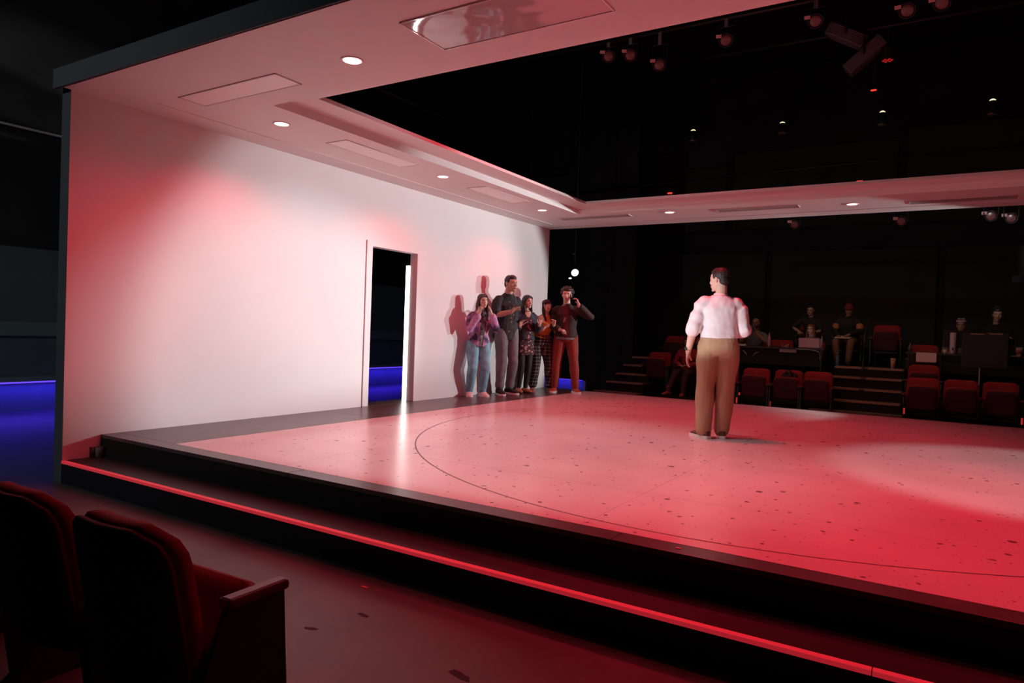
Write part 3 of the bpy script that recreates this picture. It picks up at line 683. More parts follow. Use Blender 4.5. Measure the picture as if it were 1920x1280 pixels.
# --- 3: woman, floral dress
p3 = Person('woman with a dark bob in a denim jacket and floral dress, palms out', tuple(at_z(972, 736, 0)+V((.08, 0, 0))), (.85, -.52), 1.66,
    dict(pelvis=(0, -.02, .93), chest=(0, .02, 1.25), neck=(0, .02, 1.44), head=(0, .06, 1.60), sL=(-.155, .01, 1.36), sR=(.155, .01, 1.36), eR=(.24, .06, 1.13), wR=(.235, .26, 1.17), dR=(0, .55, .8), nR=(-.1, .8, -.4), eL=(-.22, .06, 1.12), wL=(-.13, .29, 1.215), dL=(0, .4, .9), nL=(.1, .9, -.3),
         cL=.15, cR=.25, spread=.3, kL=(-.07, .05, .49), kR=(.07, .05, .49), aL=(-.06, -.02, .085), aR=(.07, -.02, .085), look=(-.2, 1, 0)), skin='light', female=True)
p3.hair('bob', M_hair); p3.pants('leggings', M_legging, .006, .93, 0, wr=.002); p3.shoes(M_tanshoe, M_dsole, -.03, .98, .012)
bm = bmesh.new(); p3.torso(bm, .020, hem=.23, flare=.035); p3.cloth('floral_dress', bm, M_floral, .010, 8)
j_ = p3.top('denim_jacket', M_ddenim, .032, .88, -.03, .008, 9, lo='waist', cuff=.005, collar=1)
split(p3, j_, 'dress_front', M_floral, lambda x, t: abs(x) < .055 and t < .83)
split(p3, j_, 'neckline', p3.skin, lambda x, t: t >= .83 and abs(x) < .02+.25*(t-.80))
# --- 4: woman, mustard sleeves
p4 = Person('woman with long black hair and a fringe, mustard sleeves and checked trousers', tuple(at_z(1008, 734, 0)+V((.07, 0, 0))), (.70, -.70), 1.62,
    dict(pelvis=(.03, -.02, .93), waist=(.02, -.02, 1.07), chest=(-.01, .01, 1.25), neck=(-.03, .02, 1.435), head=(-.03, .06, 1.595), sL=(-.185, .01, 1.36), sR=(.125, .01, 1.35), eL=(-.25, .06, 1.12), wL=(-.12, .26, 1.25), dL=(.15, .5, .85), nL=(.5, .8, -.3), eR=(.20, .06, 1.11), wR=(.08, .25, 1.16), dR=(-.3, .5, .6), nR=(-.5, .3, -.4),
         cL=.45, cR=.45, spread=.22, hL=(-.06, -.02, .90), hR=(.12, -.02, .90), kL=(-.12, .04, .49), kR=(.14, .04, .49), aL=(-.17, -.02, .085), aR=(.17, -.02, .085), look=(.05, 1, .05), tilt=-.2), skin='pale', female=True)
p4.hair('bangs', M_hair); p4.pants('checked_trousers', M_plaid, .020, .84, .020, .008, high=.10); p4.shoes(M_tanboot, M_tanshoe, .04, .98, .018)
j_ = p4.top('mustard_jumper', M_mustard, .018, .80, -.08, .007, 9, lo='waist', cuff=.004)
split(p4, j_, 'neckline', p4.skin, lambda x, t: t > .72 and abs(x) < .012+.27*(t-.72))
p4.glasses(mat('clear_frames', (.5, .42, .40), .3))
# --- 5: man on the phone
p5 = Person('curly-haired man in brown jacket and red trousers with phone at his ear', tuple(at_z(1057, 736.5, 0)), (.50, -.86), 1.80,
    dict(sL=(-.18, -.01, 1.39), sR=(.18, -.01, 1.375), eL=(-.40, .08, 1.27), wL=(-.185, .20, 1.46), dL=(.32, -.35, 1), nL=(.9, -.2, .1), cL=.55, eR=(.27, -.02, 1.12), wR=(.12, .20, 1.05), dR=(-.7, .6, -.1), nR=(-.2, .3, -1), cR=1.1,
         hL=(-.095, 0, .92), hR=(.095, 0, .92), kL=(-.15, .03, .50), kR=(.14, .02, .50), aL=(-.19, -.02, .085), aR=(.16, -.02, .085), tL=(-.3, 1, 0), tR=(.25, 1, 0), head=(.01, .05, 1.625), neck=(0, .0, 1.46), look=(.12, 1, -.02), tilt=.06), skin='light')
p5.hair('curly', M_hairb); p5.pants('red_trousers', M_redtr, .017, .93, .010); p5.shoes(M_orshoe, M_wsole, .01, 1.05, .03)
j_ = p5.top('jacket', M_brownj, .026, .93, .015, .007, 8, lo=None, collar=1)
split(p5, j_, 'maroon_tee', M_maroon, lambda x, t: -.045 < x < .045+.02*t)
bm = bmesh.new(); p5.torso(bm, .017, hem=.06); o = p5.cloth('shirt_tail', bm, mat('grey_cotton', (.22, .22, .24), .8), .004)
ph = p5.J['wL']; 
bm = bmesh.new(); box(bm, (-.036, -.004, -.073), (.036, .004, .073), .003); t = tag(obj('smartphone', bm, mat('black_glass', (.01, .01, .012), .15)), 'black smartphone held to the ear of the man in red trousers', 'phone')
pw = p5.root.matrix_basis @ (p5.hp(-.10, .055, -.045)); t.matrix_world = Matrix.Translation(pw) @ Matrix.Rotation(p5.root.rotation_euler.z+R(70), 4, 'Z') @ Matrix.Rotation(R(-18), 4, 'Y')
# --- 6: man in the white shirt, from behind
p6 = Person('man in a white shirt and khaki trousers seen from behind on the stage', tuple(at_z(1340, 821, 0)), (-.42, .91), 1.765,
    dict(sL=(-.185, -.02, 1.385), sR=(.185, -.02, 1.375), eL=(-.265, -.03, 1.12), wL=(-.295, .055, .885), dL=(-.05, .22, -1), nL=(.8, -.2, 0), cL=.22, eR=(.235, .0, 1.12), wR=(.10, .22, 1.02), dR=(-.5, .8, 0), nR=(-1, 0, -.2),
         hL=(-.10, 0, .92), hR=(.10, 0, .92), kL=(-.115, .02, .50), kR=(.09, .03, .50), aL=(-.12, -.03, .085), aR=(.075, .04, .085), tL=(-.55, .85, 0), tR=(.1, 1, 0), head=(-.01, .03, 1.632), look=(-.72, .75, -.05), neck=(0, -.015, 1.465)), skin='pale')
p6.hair('shortneat', M_hair); p6.pants('trousers', M_khaki, .024, .985, .022, 0, .008, 7); p6.shoes(M_brshoe, M_wsole, 0, 1.0, .026)
bm = bmesh.new(); p6.torso(bm, .028, lo='waist')
P = p6.J['pelvis']; k = p6.k; X_, Y_ = V((1, 0, 0)), V((0, 1, 0)); up_ = (p6.J['chest']-P).normalized()
loft(bm, [ring(P+up_*z*k, X_*a*k, Y_*b*k, 24, 2.3) for z, a, b in ((.05, .165, .122), (.075, .183, .142), (.11, .188, .147), (.16, .182, .145), (.24, .17, .13))])
for sd in 'LR': p6.arm(bm, sd, .029, .53, .007)
p6.cloth('shirt', bm, M_shirt, .007, 11, sm=34)
bm = bmesh.new(); n = p6.J['neck']; k = p6.k
loft(bm, [ring(n+V((0, .004, z))*k, V((a, 0, 0))*k, V((0, a, 0))*k, 20) for z, a in ((-.035, .088), (-.01, .076), (.028, .068), (.03, .063), (.0, .062))]); obj('collar', bm, M_shirt, p6.root, True)
bm = bmesh.new(); P = p6.J['pelvis']
loft(bm, [ring(P+V((0, 0, z))*k, V((a, 0, 0))*k, V((0, b, 0))*k, 24, 2.3) for z, a, b in ((.045, .186, .143), (.05, .189, .146), (.082, .187, .144), (.085, .182, .14))]); obj('waistband', bm, M_khaki, p6.root)
bm = bmesh.new(); a0 = P+V((-.185, .06, .075))*k; limb(bm, [a0, a0+V((-.02, .02, -.04)), a0+V((-.015, .01, -.13)), a0+V((.0, 0, -.19))], [.013]*4, 8, flat=.25, hint=V((0, 1, 0))); obj('belt_end', bm, mat('dark_leather', (.03, .02, .015), .4), p6.root, True)
wv = p6.J['wL']; dv = p6.J['dL'].normalized()
bm = bmesh.new(); limb(bm, [wv-dv*.040, wv-dv*.014], [.0345, .0335], 18, cap=False); w_ = obj('watch_strap', bm, mat('steel_strap', (.35, .33, .32), .35, metal=.8), p6.root, True)
bm = bmesh.new(); nn = V((-.85, -.5, 0)).normalized(); c0 = wv-dv*.027+nn*.032; cyl(bm, c0, c0+nn*.010, .021, .019); obj('watch_case', bm, mat('watch_black', (.02, .02, .022), .3), w_, True)
# ------------------------------------------------------------------ far seating bank
M_riser = mat('riser_black', (.014, .013, .013), .7, spec=.25)
M_nose = mat('nosing_brown', (.34, .22, .15), .45)
M_treadb = mat('bank_tread', (.10, .07, .05), .6)
XL, XR = 1.1, 9.6
tiers = ((-.18, 10.75), (.18, 11.62), (.56, 12.35), (.94, 13.3))
for i, (z, y0) in enumerate(tiers):
    struct(obj('floor', B((XL, y0, ZF), (XR, tiers[i+1][1] if i < 3 else 15.4, z)), M_riser))
struct(obj('floor', B((1.75, 10.22, ZF), (3.35, 10.75, -.18)), M_riser))
def stair(x0, x1, lv, label, split=None):
    t = empty('stair_flight', (0, 0, 0)); tag(t, label, 'stairs')
    for i, (z, y0, a, b) in enumerate(lv):
        obj('riser', B((a, y0, ZF), (b, y0+.6, z-.03)), M_riser, t)
        obj('tread', B((a, y0-.015, z-.03), (b, y0+.6, z), .003), M_treadb, t)
        segs = [(a, b)] if not split or i == 0 else [(a, split-.03), (split+.03, b)]
        for q, r in segs: obj('nosing', B((q+.02, y0-.026, z-.033), (r-.02, y0+.03, z+.006), .003), M_nose, t)
    return t
lvL = []
for (a, b, yy) in (((1112, 731), (1196, 735), 10.2), ((1136, 713.5), (1206, 717), 10.47), ((1154, 698.5), (1212, 701), 10.74), ((1168, 682.5), (1222, 684), 11.01), ((1185, 668), (1232, 669), 11.28)):
    q = at_y(*a, yy); r = at_y(*b, yy); lvL.append((q.z, yy, q.x, max(r.x, q.x+.72)))
stair(0, 0, lvL, 'left flight of steps up the seating bank, behind the man in red trousers')
lvR = []
for (a, b, yy) in (((1547, 747), (1689, 758), 10.45), ((1553, 725), (1692, 734), 10.72), ((1559, 703.5), (1693, 713), 10.99), ((1564, 686), (1696, 693), 11.26)):
    q = at_y(*a, yy); r = at_y(*b, yy); lvR.append(((q.z+r.z)/2, yy, q.x, r.x))
stair(0, 0, lvR, 'right flight of steps between the seat blocks, below the bottle and cup', split=(lvR[1][2]+lvR[1][3])/2-.05)
tag(obj('handrail', (lambda bm: (limb(bm, [at_y(1617, 694, 11.0), at_y(1622, 630, 11.0), at_y(1630, 596, 11.6)], [.02]*3, 10), bm)[1])(bmesh.new()), mat('rail_black', (.05, .045, .045), .35, metal=.5)), 'thin black handrail in the middle of the right steps', 'handrail')
o = B((1.3, 9.75, ZF), (5.9, 10.1, -.30), .004)
tag(obj('kick_ledge', B((4.25, 10.2, ZF), (5.75, 10.45, -.175), .004), M_treadb), 'low brown ledge at the foot of the right steps', 'ledge')
tag(obj('floor_ledge', B((-.2, 9.9, ZF), (3.6, 10.16, -.36), .004), M_treadb), 'low brown floor strip at the foot of the left steps', 'ledge')

# ------------------------------------------------------------------ theatre seats
M_seat = mat('red_seat_fabric', (.28, .014, .020), .85, bump=.35, bscale=160, var=.12, vscale=6)
M_seatback = mat('dark_seat_shell', (.06, .006, .009), .8, bump=.2, bscale=120)
M_arm = mat('dark_wood_arm', (.10, .045, .035), .4)
def make_seat(label, down=.0, name='theatre_seat', rnd=.06, bh=.56, cl=.42):
    """faces +y, floor z=0, width .50; cushion folded up unless down"""
    t = empty(name); tag(t, label, 'seat')
    def pad(w, h, th, curve, bulge, z0, y0, lean, round_, n=18, m_=14, taper=.06):
        bm = bmesh.new(); fr, bk = [], []
        for j in range(m_+1):
            v = j/m_; a, b = [], []
            for i in range(n+1):
                u = i/n*2-1; hw = w/2*(1-taper*abs(v-.45)*1.2)
                cut = max(0, v-(1-round_/h))*h/round_; lim = 1-(1-math.sqrt(max(0, 1-cut*cut)))*round_/(w/2)
                cutb = max(0, (.1-v))/.1; lim *= 1-.06*cutb*cutb
                x = u*hw*lim; y = y0 + curve*(u*lim)**2 - lean*v; z = z0+h*v
                e = (1-abs(u)**4)*(1-abs(2*v-1)**6)
                a.append(bm.verts.new((x, y+th*.25+bulge*e+th*.25*min(1, 4*(1-abs(u))), z))); b.append(bm.verts.new((x, y-th*.25-th*.35*e, z)))
            fr.append(a); bk.append(b)
        for g, s in ((fr, 1), (bk, -1)):
            for j in range(m_):
                for i in range(n):
                    q = (g[j][i], g[j][i+1], g[j+1][i+1], g[j+1][i]); bm.faces.new(q if s > 0 else q[::-1])
        for j in range(m_):
            bm.faces.new((fr[j][0], fr[j+1][0], bk[j+1][0], bk[j][0])); bm.faces.new((fr[j][n], bk[j][n], bk[j+1][n], fr[j+1][n]))
        for i in range(n):
            bm.faces.new((fr[0][i], bk[0][i], bk[0][i+1], fr[0][i+1])); bm.faces.new((fr[m_][i], fr[m_][i+1], bk[m_][i+1], bk[m_][i]))
        return bm
    obj('backrest', pad(.50, bh, .07, .055, .03, .30, -.09, .10, rnd), M_seat, t, True)
    obj('back_shell', pad(.495, bh-.005, .03, .055, .0, .30, -.135, .10, rnd), M_seatback, t, True)
    ang = R(-8 if down == 0 else -8-down); cm = Matrix.Translation((0, .0, .36 if down == 0 else .345)) @ Matrix.Rotation(ang, 4, 'X') @ Matrix.Translation((0, .06, -.02))
    bm = pad(.45, cl, .09, .01, .0, 0, 0, .0, .06); bmesh.ops.transform(bm, matrix=cm, verts=bm.verts); c = obj('cushion', bm, M_seat, t, True)
    bm = pad(.43, cl-.02, .03, .01, .012, .005, .048, .0, .05); bmesh.ops.transform(bm, matrix=cm, verts=bm.verts); obj('underside', bm, M_seatback, c, True)
    bm = bmesh.new(); box(bm, (-.215, -.03, .27), (.215, .05, .33), .012); obj('hinge_bar', bm, M_metal, t)
    for q in (-1, 1):
        bm = B((q*.27-.028, -.01, .565), (q*.27+.028, .225, .60), .012); obj('armrest', bm, M_arm, t)
        hs = []
        for (cy, cz, r) in ((.20, .36, .011), (.212, .29, .009), (.215, .18, .017)): hs.append([(cy, cz-r*1.2), (cy+r*.8, cz), (cy, cz+r*1.3), (cy-r*.8, cz)])
        poly_extrude('side_frame', [(.0, .57), (-.10, .33), (-.06, .05), (-.12, .0), (.26, .0), (.245, .12), (.225, .4), (.215, .57)], hs, .022, ((q*.27, 0, 0), (0, 1, 0), (0, 0, 1)), M_metal, t)
    return t
seat0 = make_seat('red theatre seat, nearest to the camera at bottom left', 16, rnd=.11, bh=.535, cl=.30)
seat0.location = (4.22, -1.98, ZF); seat0.rotation_euler = (0, 0, R(2))
nearseat2 = dup(seat0, (3.62, -1.99, ZF), R(1), 'red theatre seat cut by the left edge of the picture, left of the nearest seat')
seat0['group'] = 'seats in the near row'; nearseat2['group'] = 'seats in the near row'
nearseat3 = dup(seat0, (3.03, -1.98, ZF), R(0), 'red theatre seat furthest left in the near row, mostly hidden', 'seats in the near row')
sb = make_seat('x')
used = [False]
def seat(px, py_top, y, z, label, face=pi):
    p_ = at_y(px, py_top, y); loc = (p_.x, y-.15, z)
    if not used[0]:
        used[0] = True; sb.location = loc; sb.rotation_euler = (0, 0, face); sb['label'] = label; sb['group'] = 'far red seats'; return sb
    return dup(sb, loc, face, label, 'far red seats')
# front row on the floor
for px, lab in ((1362, 'front row seat behind the right leg of the man in the white shirt'), (1420, 'front row red seat below the left tech table, right of the khaki trousers'), (1480, 'front row red seat holding a dark backpack'), (1535, 'front row red seat beside the left edge of the right steps'),
                (1732, 'front row red seat directly right of the right steps'), (1803, 'front row red seat, second right of the right steps'), (1878, 'front row red seat at the right picture edge')):
    seat(px, 700, 10.5, ZF, lab)
seat(1239, 660, 11.15, -.18, 'red seat at the end of the lower row by the left steps')
seat(1288, 661, 11.15, -.18, 'red seat under the person in the red check shirt')
seat(1270, 628, 12.1, .18, 'red seat at the left end of the upper row')
seat(1322, 630, 12.1, .18, 'red seat in the upper row half hidden by the white sleeve')
seat(1733, 684, 11.3, -.18, 'red seat with a dark bag on it, right of the right steps')
seat(1733, 645, 12.25, .18, 'red seat behind the hanging white laptop lid')
seat(1467, 622, 12.6, .18, 'red seat behind the left tech table between the two seated people')
seat(1663, 628, 13.0, .56, 'dark red seat above the right steps, next to the cup')

# ------------------------------------------------------------------ tech tables
M_table = mat('black_table', (.03, .027, .026), .5); M_cloth = mat('black_drape', (.018, .016, .017), .9)
def table(x0, x1, y0, y1, z, zf, label, panel=True):
    t = empty('tech_table', ((x0+x1)/2, (y0+y1)/2, zf)); tag(t, label, 'table'); hx, hy, h = (x1-x0)/2, (y1-y0)/2, z-zf
    obj('tabletop', B((-hx, -hy, h-.035), (hx, hy, h), .004), M_table, t)
    for sx in (-1, 1):
        for sy in (-1, 1): obj('leg', B((sx*hx-sx*.06-.02, sy*hy-sy*.05-.02, 0), (sx*hx-sx*.06+.02, sy*hy-sy*.05+.02, h-.035), .004), M_metal, t)
    if panel: obj('modesty_panel', B((-hx+.09, -hy+.05, h-.36), (hx-.09, -hy+.065, h-.035)), M_cloth, t)
    return t
TY = 11.45
def on_table(px, y=TY+.2): return at_y(px, 600, y).x
zt = .89
xa = at_y(1378, 650, TY).x; xb = at_y(1546, 650, TY).x
table(xa, xb, TY, TY+.62, zt, -.18, 'left black tech table with a pink laptop on it')
xc = at_y(1757, 662, TY).x; xd = xc+1.75
table(xc, xd, TY, TY+.62, .90, -.18, 'right black tech table behind the large dark monitor')
xs_ = at_y(1697, 664, TY).x
table(xs_, xc-.1, TY-.02, TY+.25, .905, -.18, 'small brown shelf table right of the right steps', False)
def put(o, px, y, z, label, cat, group=None): o.location = (at_y(px, 640, y).x, y, z); return tag(o, label, cat, group)
M_lapt = mat('laptop_silver_pink', (.72, .42, .42), .4); M_dark = mat('device_black', (.012, .012, .014), .35); M_paper = mat('paper', (.75, .66, .52), .7)
def laptop(px, y, z, label, lid, openang=100, rz=0, w=.33, d=.23):
    t = empty('laptop'); put(t, px, y, z, label, 'laptop'); t.rotation_euler.z = rz
    obj('base', B((-w/2, 0, 0), (w/2, d, .014), .004), M_dark, t)
    bm = B((-w/2, 0, 0), (w/2, .008, d), .003); bmesh.ops.transform(bm, matrix=Matrix.Translation((0, .005, .014)) @ Matrix.Rotation(R(openang-90), 4, 'X'), verts=bm.verts)
    l = obj('lid', bm, lid, t)
    bm = B((-w/2+.012, .0085, .012), (w/2-.012, .0095, d-.012)); bmesh.ops.transform(bm, matrix=Matrix.Translation((0, .005, .014)) @ Matrix.Rotation(R(openang-90), 4, 'X'), verts=bm.verts)
    obj('screen', bm, mat('laptop_screen', (.1, .1, .12), .3, emit=(.8, .6, .75), estr=.5), l)
    return t
laptop(1517, TY+.10, zt, 'open laptop with a pink lid on the left tech table', M_lapt, 100, w=.38, d=.19)
o = obj('notebook', B((-.10, -.06, 0), (.10, .06, .035), .003), M_paper); put(o, 1390, TY+.08, zt, 'pale notebook stack at the left end of the left tech table', 'notebook')
def bottle(px, y, z, label, m_, h, r, capm=None):
    t = empty('bottle'); put(t, px, y, z, label, 'bottle')
    bm = bmesh.new(); lathe(bm, [(r*.9, 0), (r, .01), (r, h*.72), (r*.45, h*.86), (r*.45, h*.9)]); obj('body', bm, m_, t, True)
    bm = bmesh.new(); lathe(bm, [(r*.55, h*.89), (r*.55, h), (r*.4, h*1.01)]); obj('cap', bm, capm or m_, t, True); return t
M_pinkb = mat('pink_bottle', (.55, .28, .30), .4); M_blueb = mat('blue_bottle', (.05, .12, .16), .35)
bottle(1442, TY+.3, zt, 'slim pale bottle standing mid-table on the left tech table', M_pinkb, .28, .028)
bottle(1541, TY+.3, zt, 'slim bottle behind the pink laptop on the left tech table', mat('rose_bottle', (.35, .18, .19), .4), .25, .026)
bm = bmesh.new(); rng = random.Random(4)
pts = [V((.07*cos(t)*(.7+.5*rng.random()), .03*sin(t*1.3), .035+.03*sin(t*2.1)+.0)) for t in [i*.55 for i in range(26)]]
limb(bm, pts, [.0035]*26, 6); o = obj('cable_coil', bm, mat('pale_cable', (.5, .45, .44), .5), None, True); put(o, 1472, TY+.14, zt, 'tangle of pale cable on the left tech table', 'cable')
o = obj('paper_strip', B((-.16, -.002, -.06), (.16, .002, .0)), mat('grey_label', (.35, .28, .28), .7)); put(o, 1478, TY-.004, zt-.035, 'grey strip of paper taped to the front of the left tech table', 'paper')
bm = bmesh.new(); a = [at_y(q, r, TY-.02) for q, r in ((1493, 654), (1515, 655), (1530, 658), (1536, 660), (1538, 668), (1537, 674))]
limb(bm, a, [.006]*6, 8); tag(obj('cable', bm, mat('pale_cable', (.5, .45, .44), .5), None, True), 'pale cable hanging off the front of the left tech table', 'cable')
# tape crescents on drape
for q, (pts, lab) in enumerate(((((1393, 657), (1397, 660), (1400, 665)), 'left curved yellowish strap under the left tech table'), (((1412, 667), (1416, 662), (1422, 660)), 'right curved yellowish strap under the left tech table'))):
    bm = bmesh.new(); limb(bm, [at_y(a, b, TY+.03) for a, b in pts], [.008, .014, .008], 8); tag(obj('strap', bm, mat('yellow_strap', (.32, .25, .08), .7), None, True), lab, 'strap')
# on the right table
t = empty('speaker_tower'); put(t, 1787, TY+.15, .90, 'tall white cylindrical device on the right tech table', 'device')
bm = bmesh.new(); lathe(bm, [(.038, 0), (.046, .012), (.05, .06), (.05, .375), (.045, .385)]); obj('body', bm, mat('white_device', (.62, .46, .52), .4), t, True)
bm = bmesh.new(); ell(bm, (0, -.049, .085), (.014, .005, .028)); obj('grille', bm, M_dark, t, True)
def cup(px, y, z, label, m_, h=.13, r=.04, lid=None):
    t = empty('cup'); put(t, px, y, z, label, 'cup'); bm = bmesh.new(); lathe(bm, [(r*.75, 0), (r, h*.9)]); obj('body', bm, m_, t, True)
    bm = bmesh.new(); lathe(bm, [(r*1.06, h*.88), (r*1.06, h*.93), (r*.9, h), (r*.5, h)]); obj('lid', bm, lid or m_, t, True); return t
M_cup = mat('white_cup', (.75, .58, .55), .5)
cup(1773, TY+.08, .90, 'small white cup on the left end of the right tech table', M_cup, .07, .035)
cup(1912, TY+.06, .90, 'paper coffee cup with a red sleeve at the right picture edge', M_cup, .16, .05)
bm = bmesh.new(); lathe(bm, [(.047, .05), (.052, .115)]); sl = obj('cup_sleeve', bm, mat('red_sleeve', (.5, .12, .1), .6), bpy.data.objects['cup.001'], True)
o = obj('napkin', B((-.06, -.05, 0), (.06, .05, .012), .003), M_cup); put(o, 1905, TY+.02, .90, 'white napkins under the coffee cup at the right picture edge', 'napkin')
def monitor(px, y, z, w, h, label, pole, lift):
    t = empty('monitor'); put(t, px, y, z, label, 'monitor')
    obj('housing', B((-w/2, -.02, lift), (w/2, .02, lift+h), .008), M_dark, t)
    bm = bmesh.new(); cyl(bm, (0, .01, 0), (0, .01, lift+.1), .016); obj('stand', bm, pole, t)
    obj('foot', B((-.11, -.09, 0), (.11, .09, .012), .004), M_dark, t)
    obj('screen', B((-w/2+.015, .0202, lift+.015), (w/2-.015, .021, lift+h-.015)), mat('monitor_screen', (.05, .05, .06), .3, emit=(.5, .35, .3), estr=.25), t); return t
monitor(1795, TY+.35, .90, .44, .32, 'black monitor seen from behind, behind the white cylinder', M_dark, .11)
# music stand with big black board
t = empty('music_stand'); put(t, 1847, TY-.35, -.18, 'large black music stand board on a pale pole in front of the right tech table', 'music stand')
zb = at_y(1852, 690, TY-.35).z+.18; zt2 = at_y(1852, 625, TY-.35).z+.18
bm = B((-.33, -.012, 0), (.33, .012, zt2-zb), .006); obj('board', bm, mat('board_black', (.022, .021, .021), .55), t).location = (0, -.02, zb)
bm = bmesh.new(); cyl(bm, (-.06, .015, .02), (-.055, .015, zb+.1), .013); obj('pole', bm, mat('pale_pole', (.45, .43, .42), .35, metal=.4), t)
bm = bmesh.new()
for q in range(3): cyl(bm, (-.06, .015, .06), (-.06+.22*cos(q*2.1), .015+.22*sin(q*2.1), .005), .009)
obj('tripod', bm, M_metal, t)
for i, (x0_, x1_, lab) in enumerate(((1820, 1845, 'left'), (1856, 1881, 'right'))):
    a = at_y(x0_, 626, TY-.36); b = at_y(x1_, 628, TY-.36)
    tag(obj('sheet_music', B((a.x, TY-.385, a.z-.006), (b.x, TY-.36, a.z+.012), .002), mat('buff_paper', (.42, .28, .15), .7)), f'{lab} edge of buff pages on top of the music stand board', 'paper')
t = empty('laptop'); put(t, 1738, TY-.06, .62, 'white laptop lid hanging over the shelf right of the right steps', 'laptop')
zz = at_y(1738, 679, TY-.06).z; z2 = at_y(1738, 661, TY-.06).z; t.location.z = zz
obj('lid', B((-.16, -.008, 0), (.16, .0, z2-zz), .004), mat('laptop_warm_white', (.80, .58, .47), .4), t); obj('base', B((-.155, .001, 0), (.155, .012, (z2-zz)*.97), .004), M_dark, t)
bm = bmesh.new(); lathe(bm, [(.03, 0), (.034, .09), (.012, .14), (.012, .16)]); o = obj('flask', bm, mat('dull_flask', (.14, .11, .09), .4), None, True); put(o, 1707, TY+.05, .905, 'dull flask on the small shelf table', 'bottle')
# objects on the steps
bottle(1572, lvR[3][1]+.12, lvR[3][0], 'blue metal bottle on the top of the right steps', M_blueb, .25, .036)
cup(1676, lvR[3][1]+.08, lvR[3][0], 'tall paper cup on the top of the right steps', mat('tan_cup', (.5, .30, .22), .6), .2, .042)
o = obj('phone', B((-.06, -.03, 0), (.06, .03, .008), .002), mat('tan_case', (.4, .28, .22), .5)); put(o, 1664, lvR[3][1]+.05, lvR[3][0], 'flat pale phone lying beside the tall paper cup', 'phone')
def bag(px, y, z, w, h, label, m_):
    t = empty('bag'); put(t, px, y, z, label, 'bag'); bm = bmesh.new()
    loft(bm, [ring(V((0, 0, q*h)), V((w/2*s, 0, 0)), V((0, w*.28*s, 0)), 16, 3) for q, s in ((0, .85), (.08, 1), (.5, .98), (.85, .8), (.98, .45))])
    link('body', remesh(bm, .014, 2, .012, 9, 'body'), m_, t)
    bm = bmesh.new(); limb(bm, [V((-w*.2, -w*.2, h*.8)), V((-w*.1, -w*.22, h*1.05)), V((w*.1, -w*.22, h*1.05)), V((w*.2, -w*.2, h*.8))], [.012]*4, 8); obj('handle', bm, M_dark, t, True); return t
bag(1483, 10.28, .06, .34, .40, 'dark backpack on the front row seat below the left tech table', mat('backpack_black', (.03, .022, .02), .85))
bag(1722, 11.08, .27, .40, .17, 'dark slouchy bag on the seat right of the right steps', mat('bag_dark', (.035, .03, .026), .85))
# chair legs lit red, painted as small emissive bars
M_litleg = mat('leg_red_glow', (.5, .05, .04), .5, emit=(1, .05, .03), estr=.35)
for i, (px, py, lab) in enumerate(((1381, 750, 'small chair leg lit red at the floor right of the khaki trousers'), (1386, 738, 'upper small chair leg lit red, right of the khaki trousers'), (1444, 757, 'chair leg faintly lit red at the floor below the left tech table'), (1695, 770, 'small chair leg lit red at the right foot of the right steps'), (1916, 790, 'small chair leg lit red at the right picture edge by the stage'))):
    p_ = at_y(px, py, 9.95); h = .10 if i != 1 else .05
    tag(obj('lit_leg', B((p_.x-.012, 9.94, p_.z-h/2), (p_.x+.012, 9.97, p_.z+h/2), .004), M_litleg if i != 2 else mat('leg_red_glow_dim', (.4, .04, .03), .5, emit=(1, .05, .03), estr=.1)), lab, 'aisle light', 'chair legs lit red')

# ------------------------------------------------------------------ audience and crew
def floor_pt(px, y, z): p_ = at_y(px, 640, y); return (p_.x, y, z)
M_gtee = mat('grey_shirt', (.17, .17, .19), .85); M_btop = mat('black_top', (.012, .011, .012), .85)
FACE = (.25, -1)
a1 = Person('bald bearded man in grey at the left tech table, phone at his chin', floor_pt(1417, 12.25, .18), (-.05, -1), 1.74,
    dict(eL=(-.30, .16, .76), eR=(.30, .16, .76), wL=(-.07, .24, 1.0), wR=(.08, .24, 1.0), dL=(.3, .1, 1), nL=(1, .2, 0), dR=(-.3, .1, 1), nR=(-1, .2, 0), cL=.8, cR=.8, head=(0, .05, 1.20)), SIT, 'brown', vox=.010)
a1.top('shirt', M_gtee, .018, .36, .04); a1.pants('trousers', M_btop, .012); a1.shoes(M_bshoe, M_dsole); a1.hair('beard', M_hair); a1.glasses(M_dark)
bm = B((-.038, -.005, -.075), (.038, .005, .075), .004); o = obj('smartphone', bm, M_dark); o.location = a1.w(V((.0, .30, 1.07))); tag(o, 'dark phone held in front of the bald man in grey', 'phone')
a2 = Person('woman in black leaning forward behind the auburn-haired woman', floor_pt(1520, 12.95, .56), (-.15, -1), 1.66,
    dict(eR=(.36, .16, .80), wR=(.13, .40, .70), eL=(-.25, .1, .74), head=(.0, .10, 1.19), sR=(.19, .04, .98)), SIT, 'tan', True, vox=.010)
a2.top('black_top', M_btop, .018, .5, .04); a2.pants('trousers', M_btop, .012); a2.shoes(M_bshoe, M_dsole); a2.hair('bun', M_hair); a2.glasses(M_dark)
a3 = Person('auburn-haired woman with glasses behind the pink laptop', floor_pt(1523, 12.15, .18), (-.25, -1), 1.60,
    dict(head=(0, .09, 1.20), neck=(0, .05, 1.04), wL=(-.12, .30, .76), wR=(.12, .30, .76)), SIT, 'pale', True, vox=.010)
a3.hair('long', M_haira); a3.top('grey_top', M_gtee, .018, .97, .04); a3.pants('trousers', M_btop, .012); a3.shoes(M_bshoe, M_dsole); a3.glasses(M_dark)
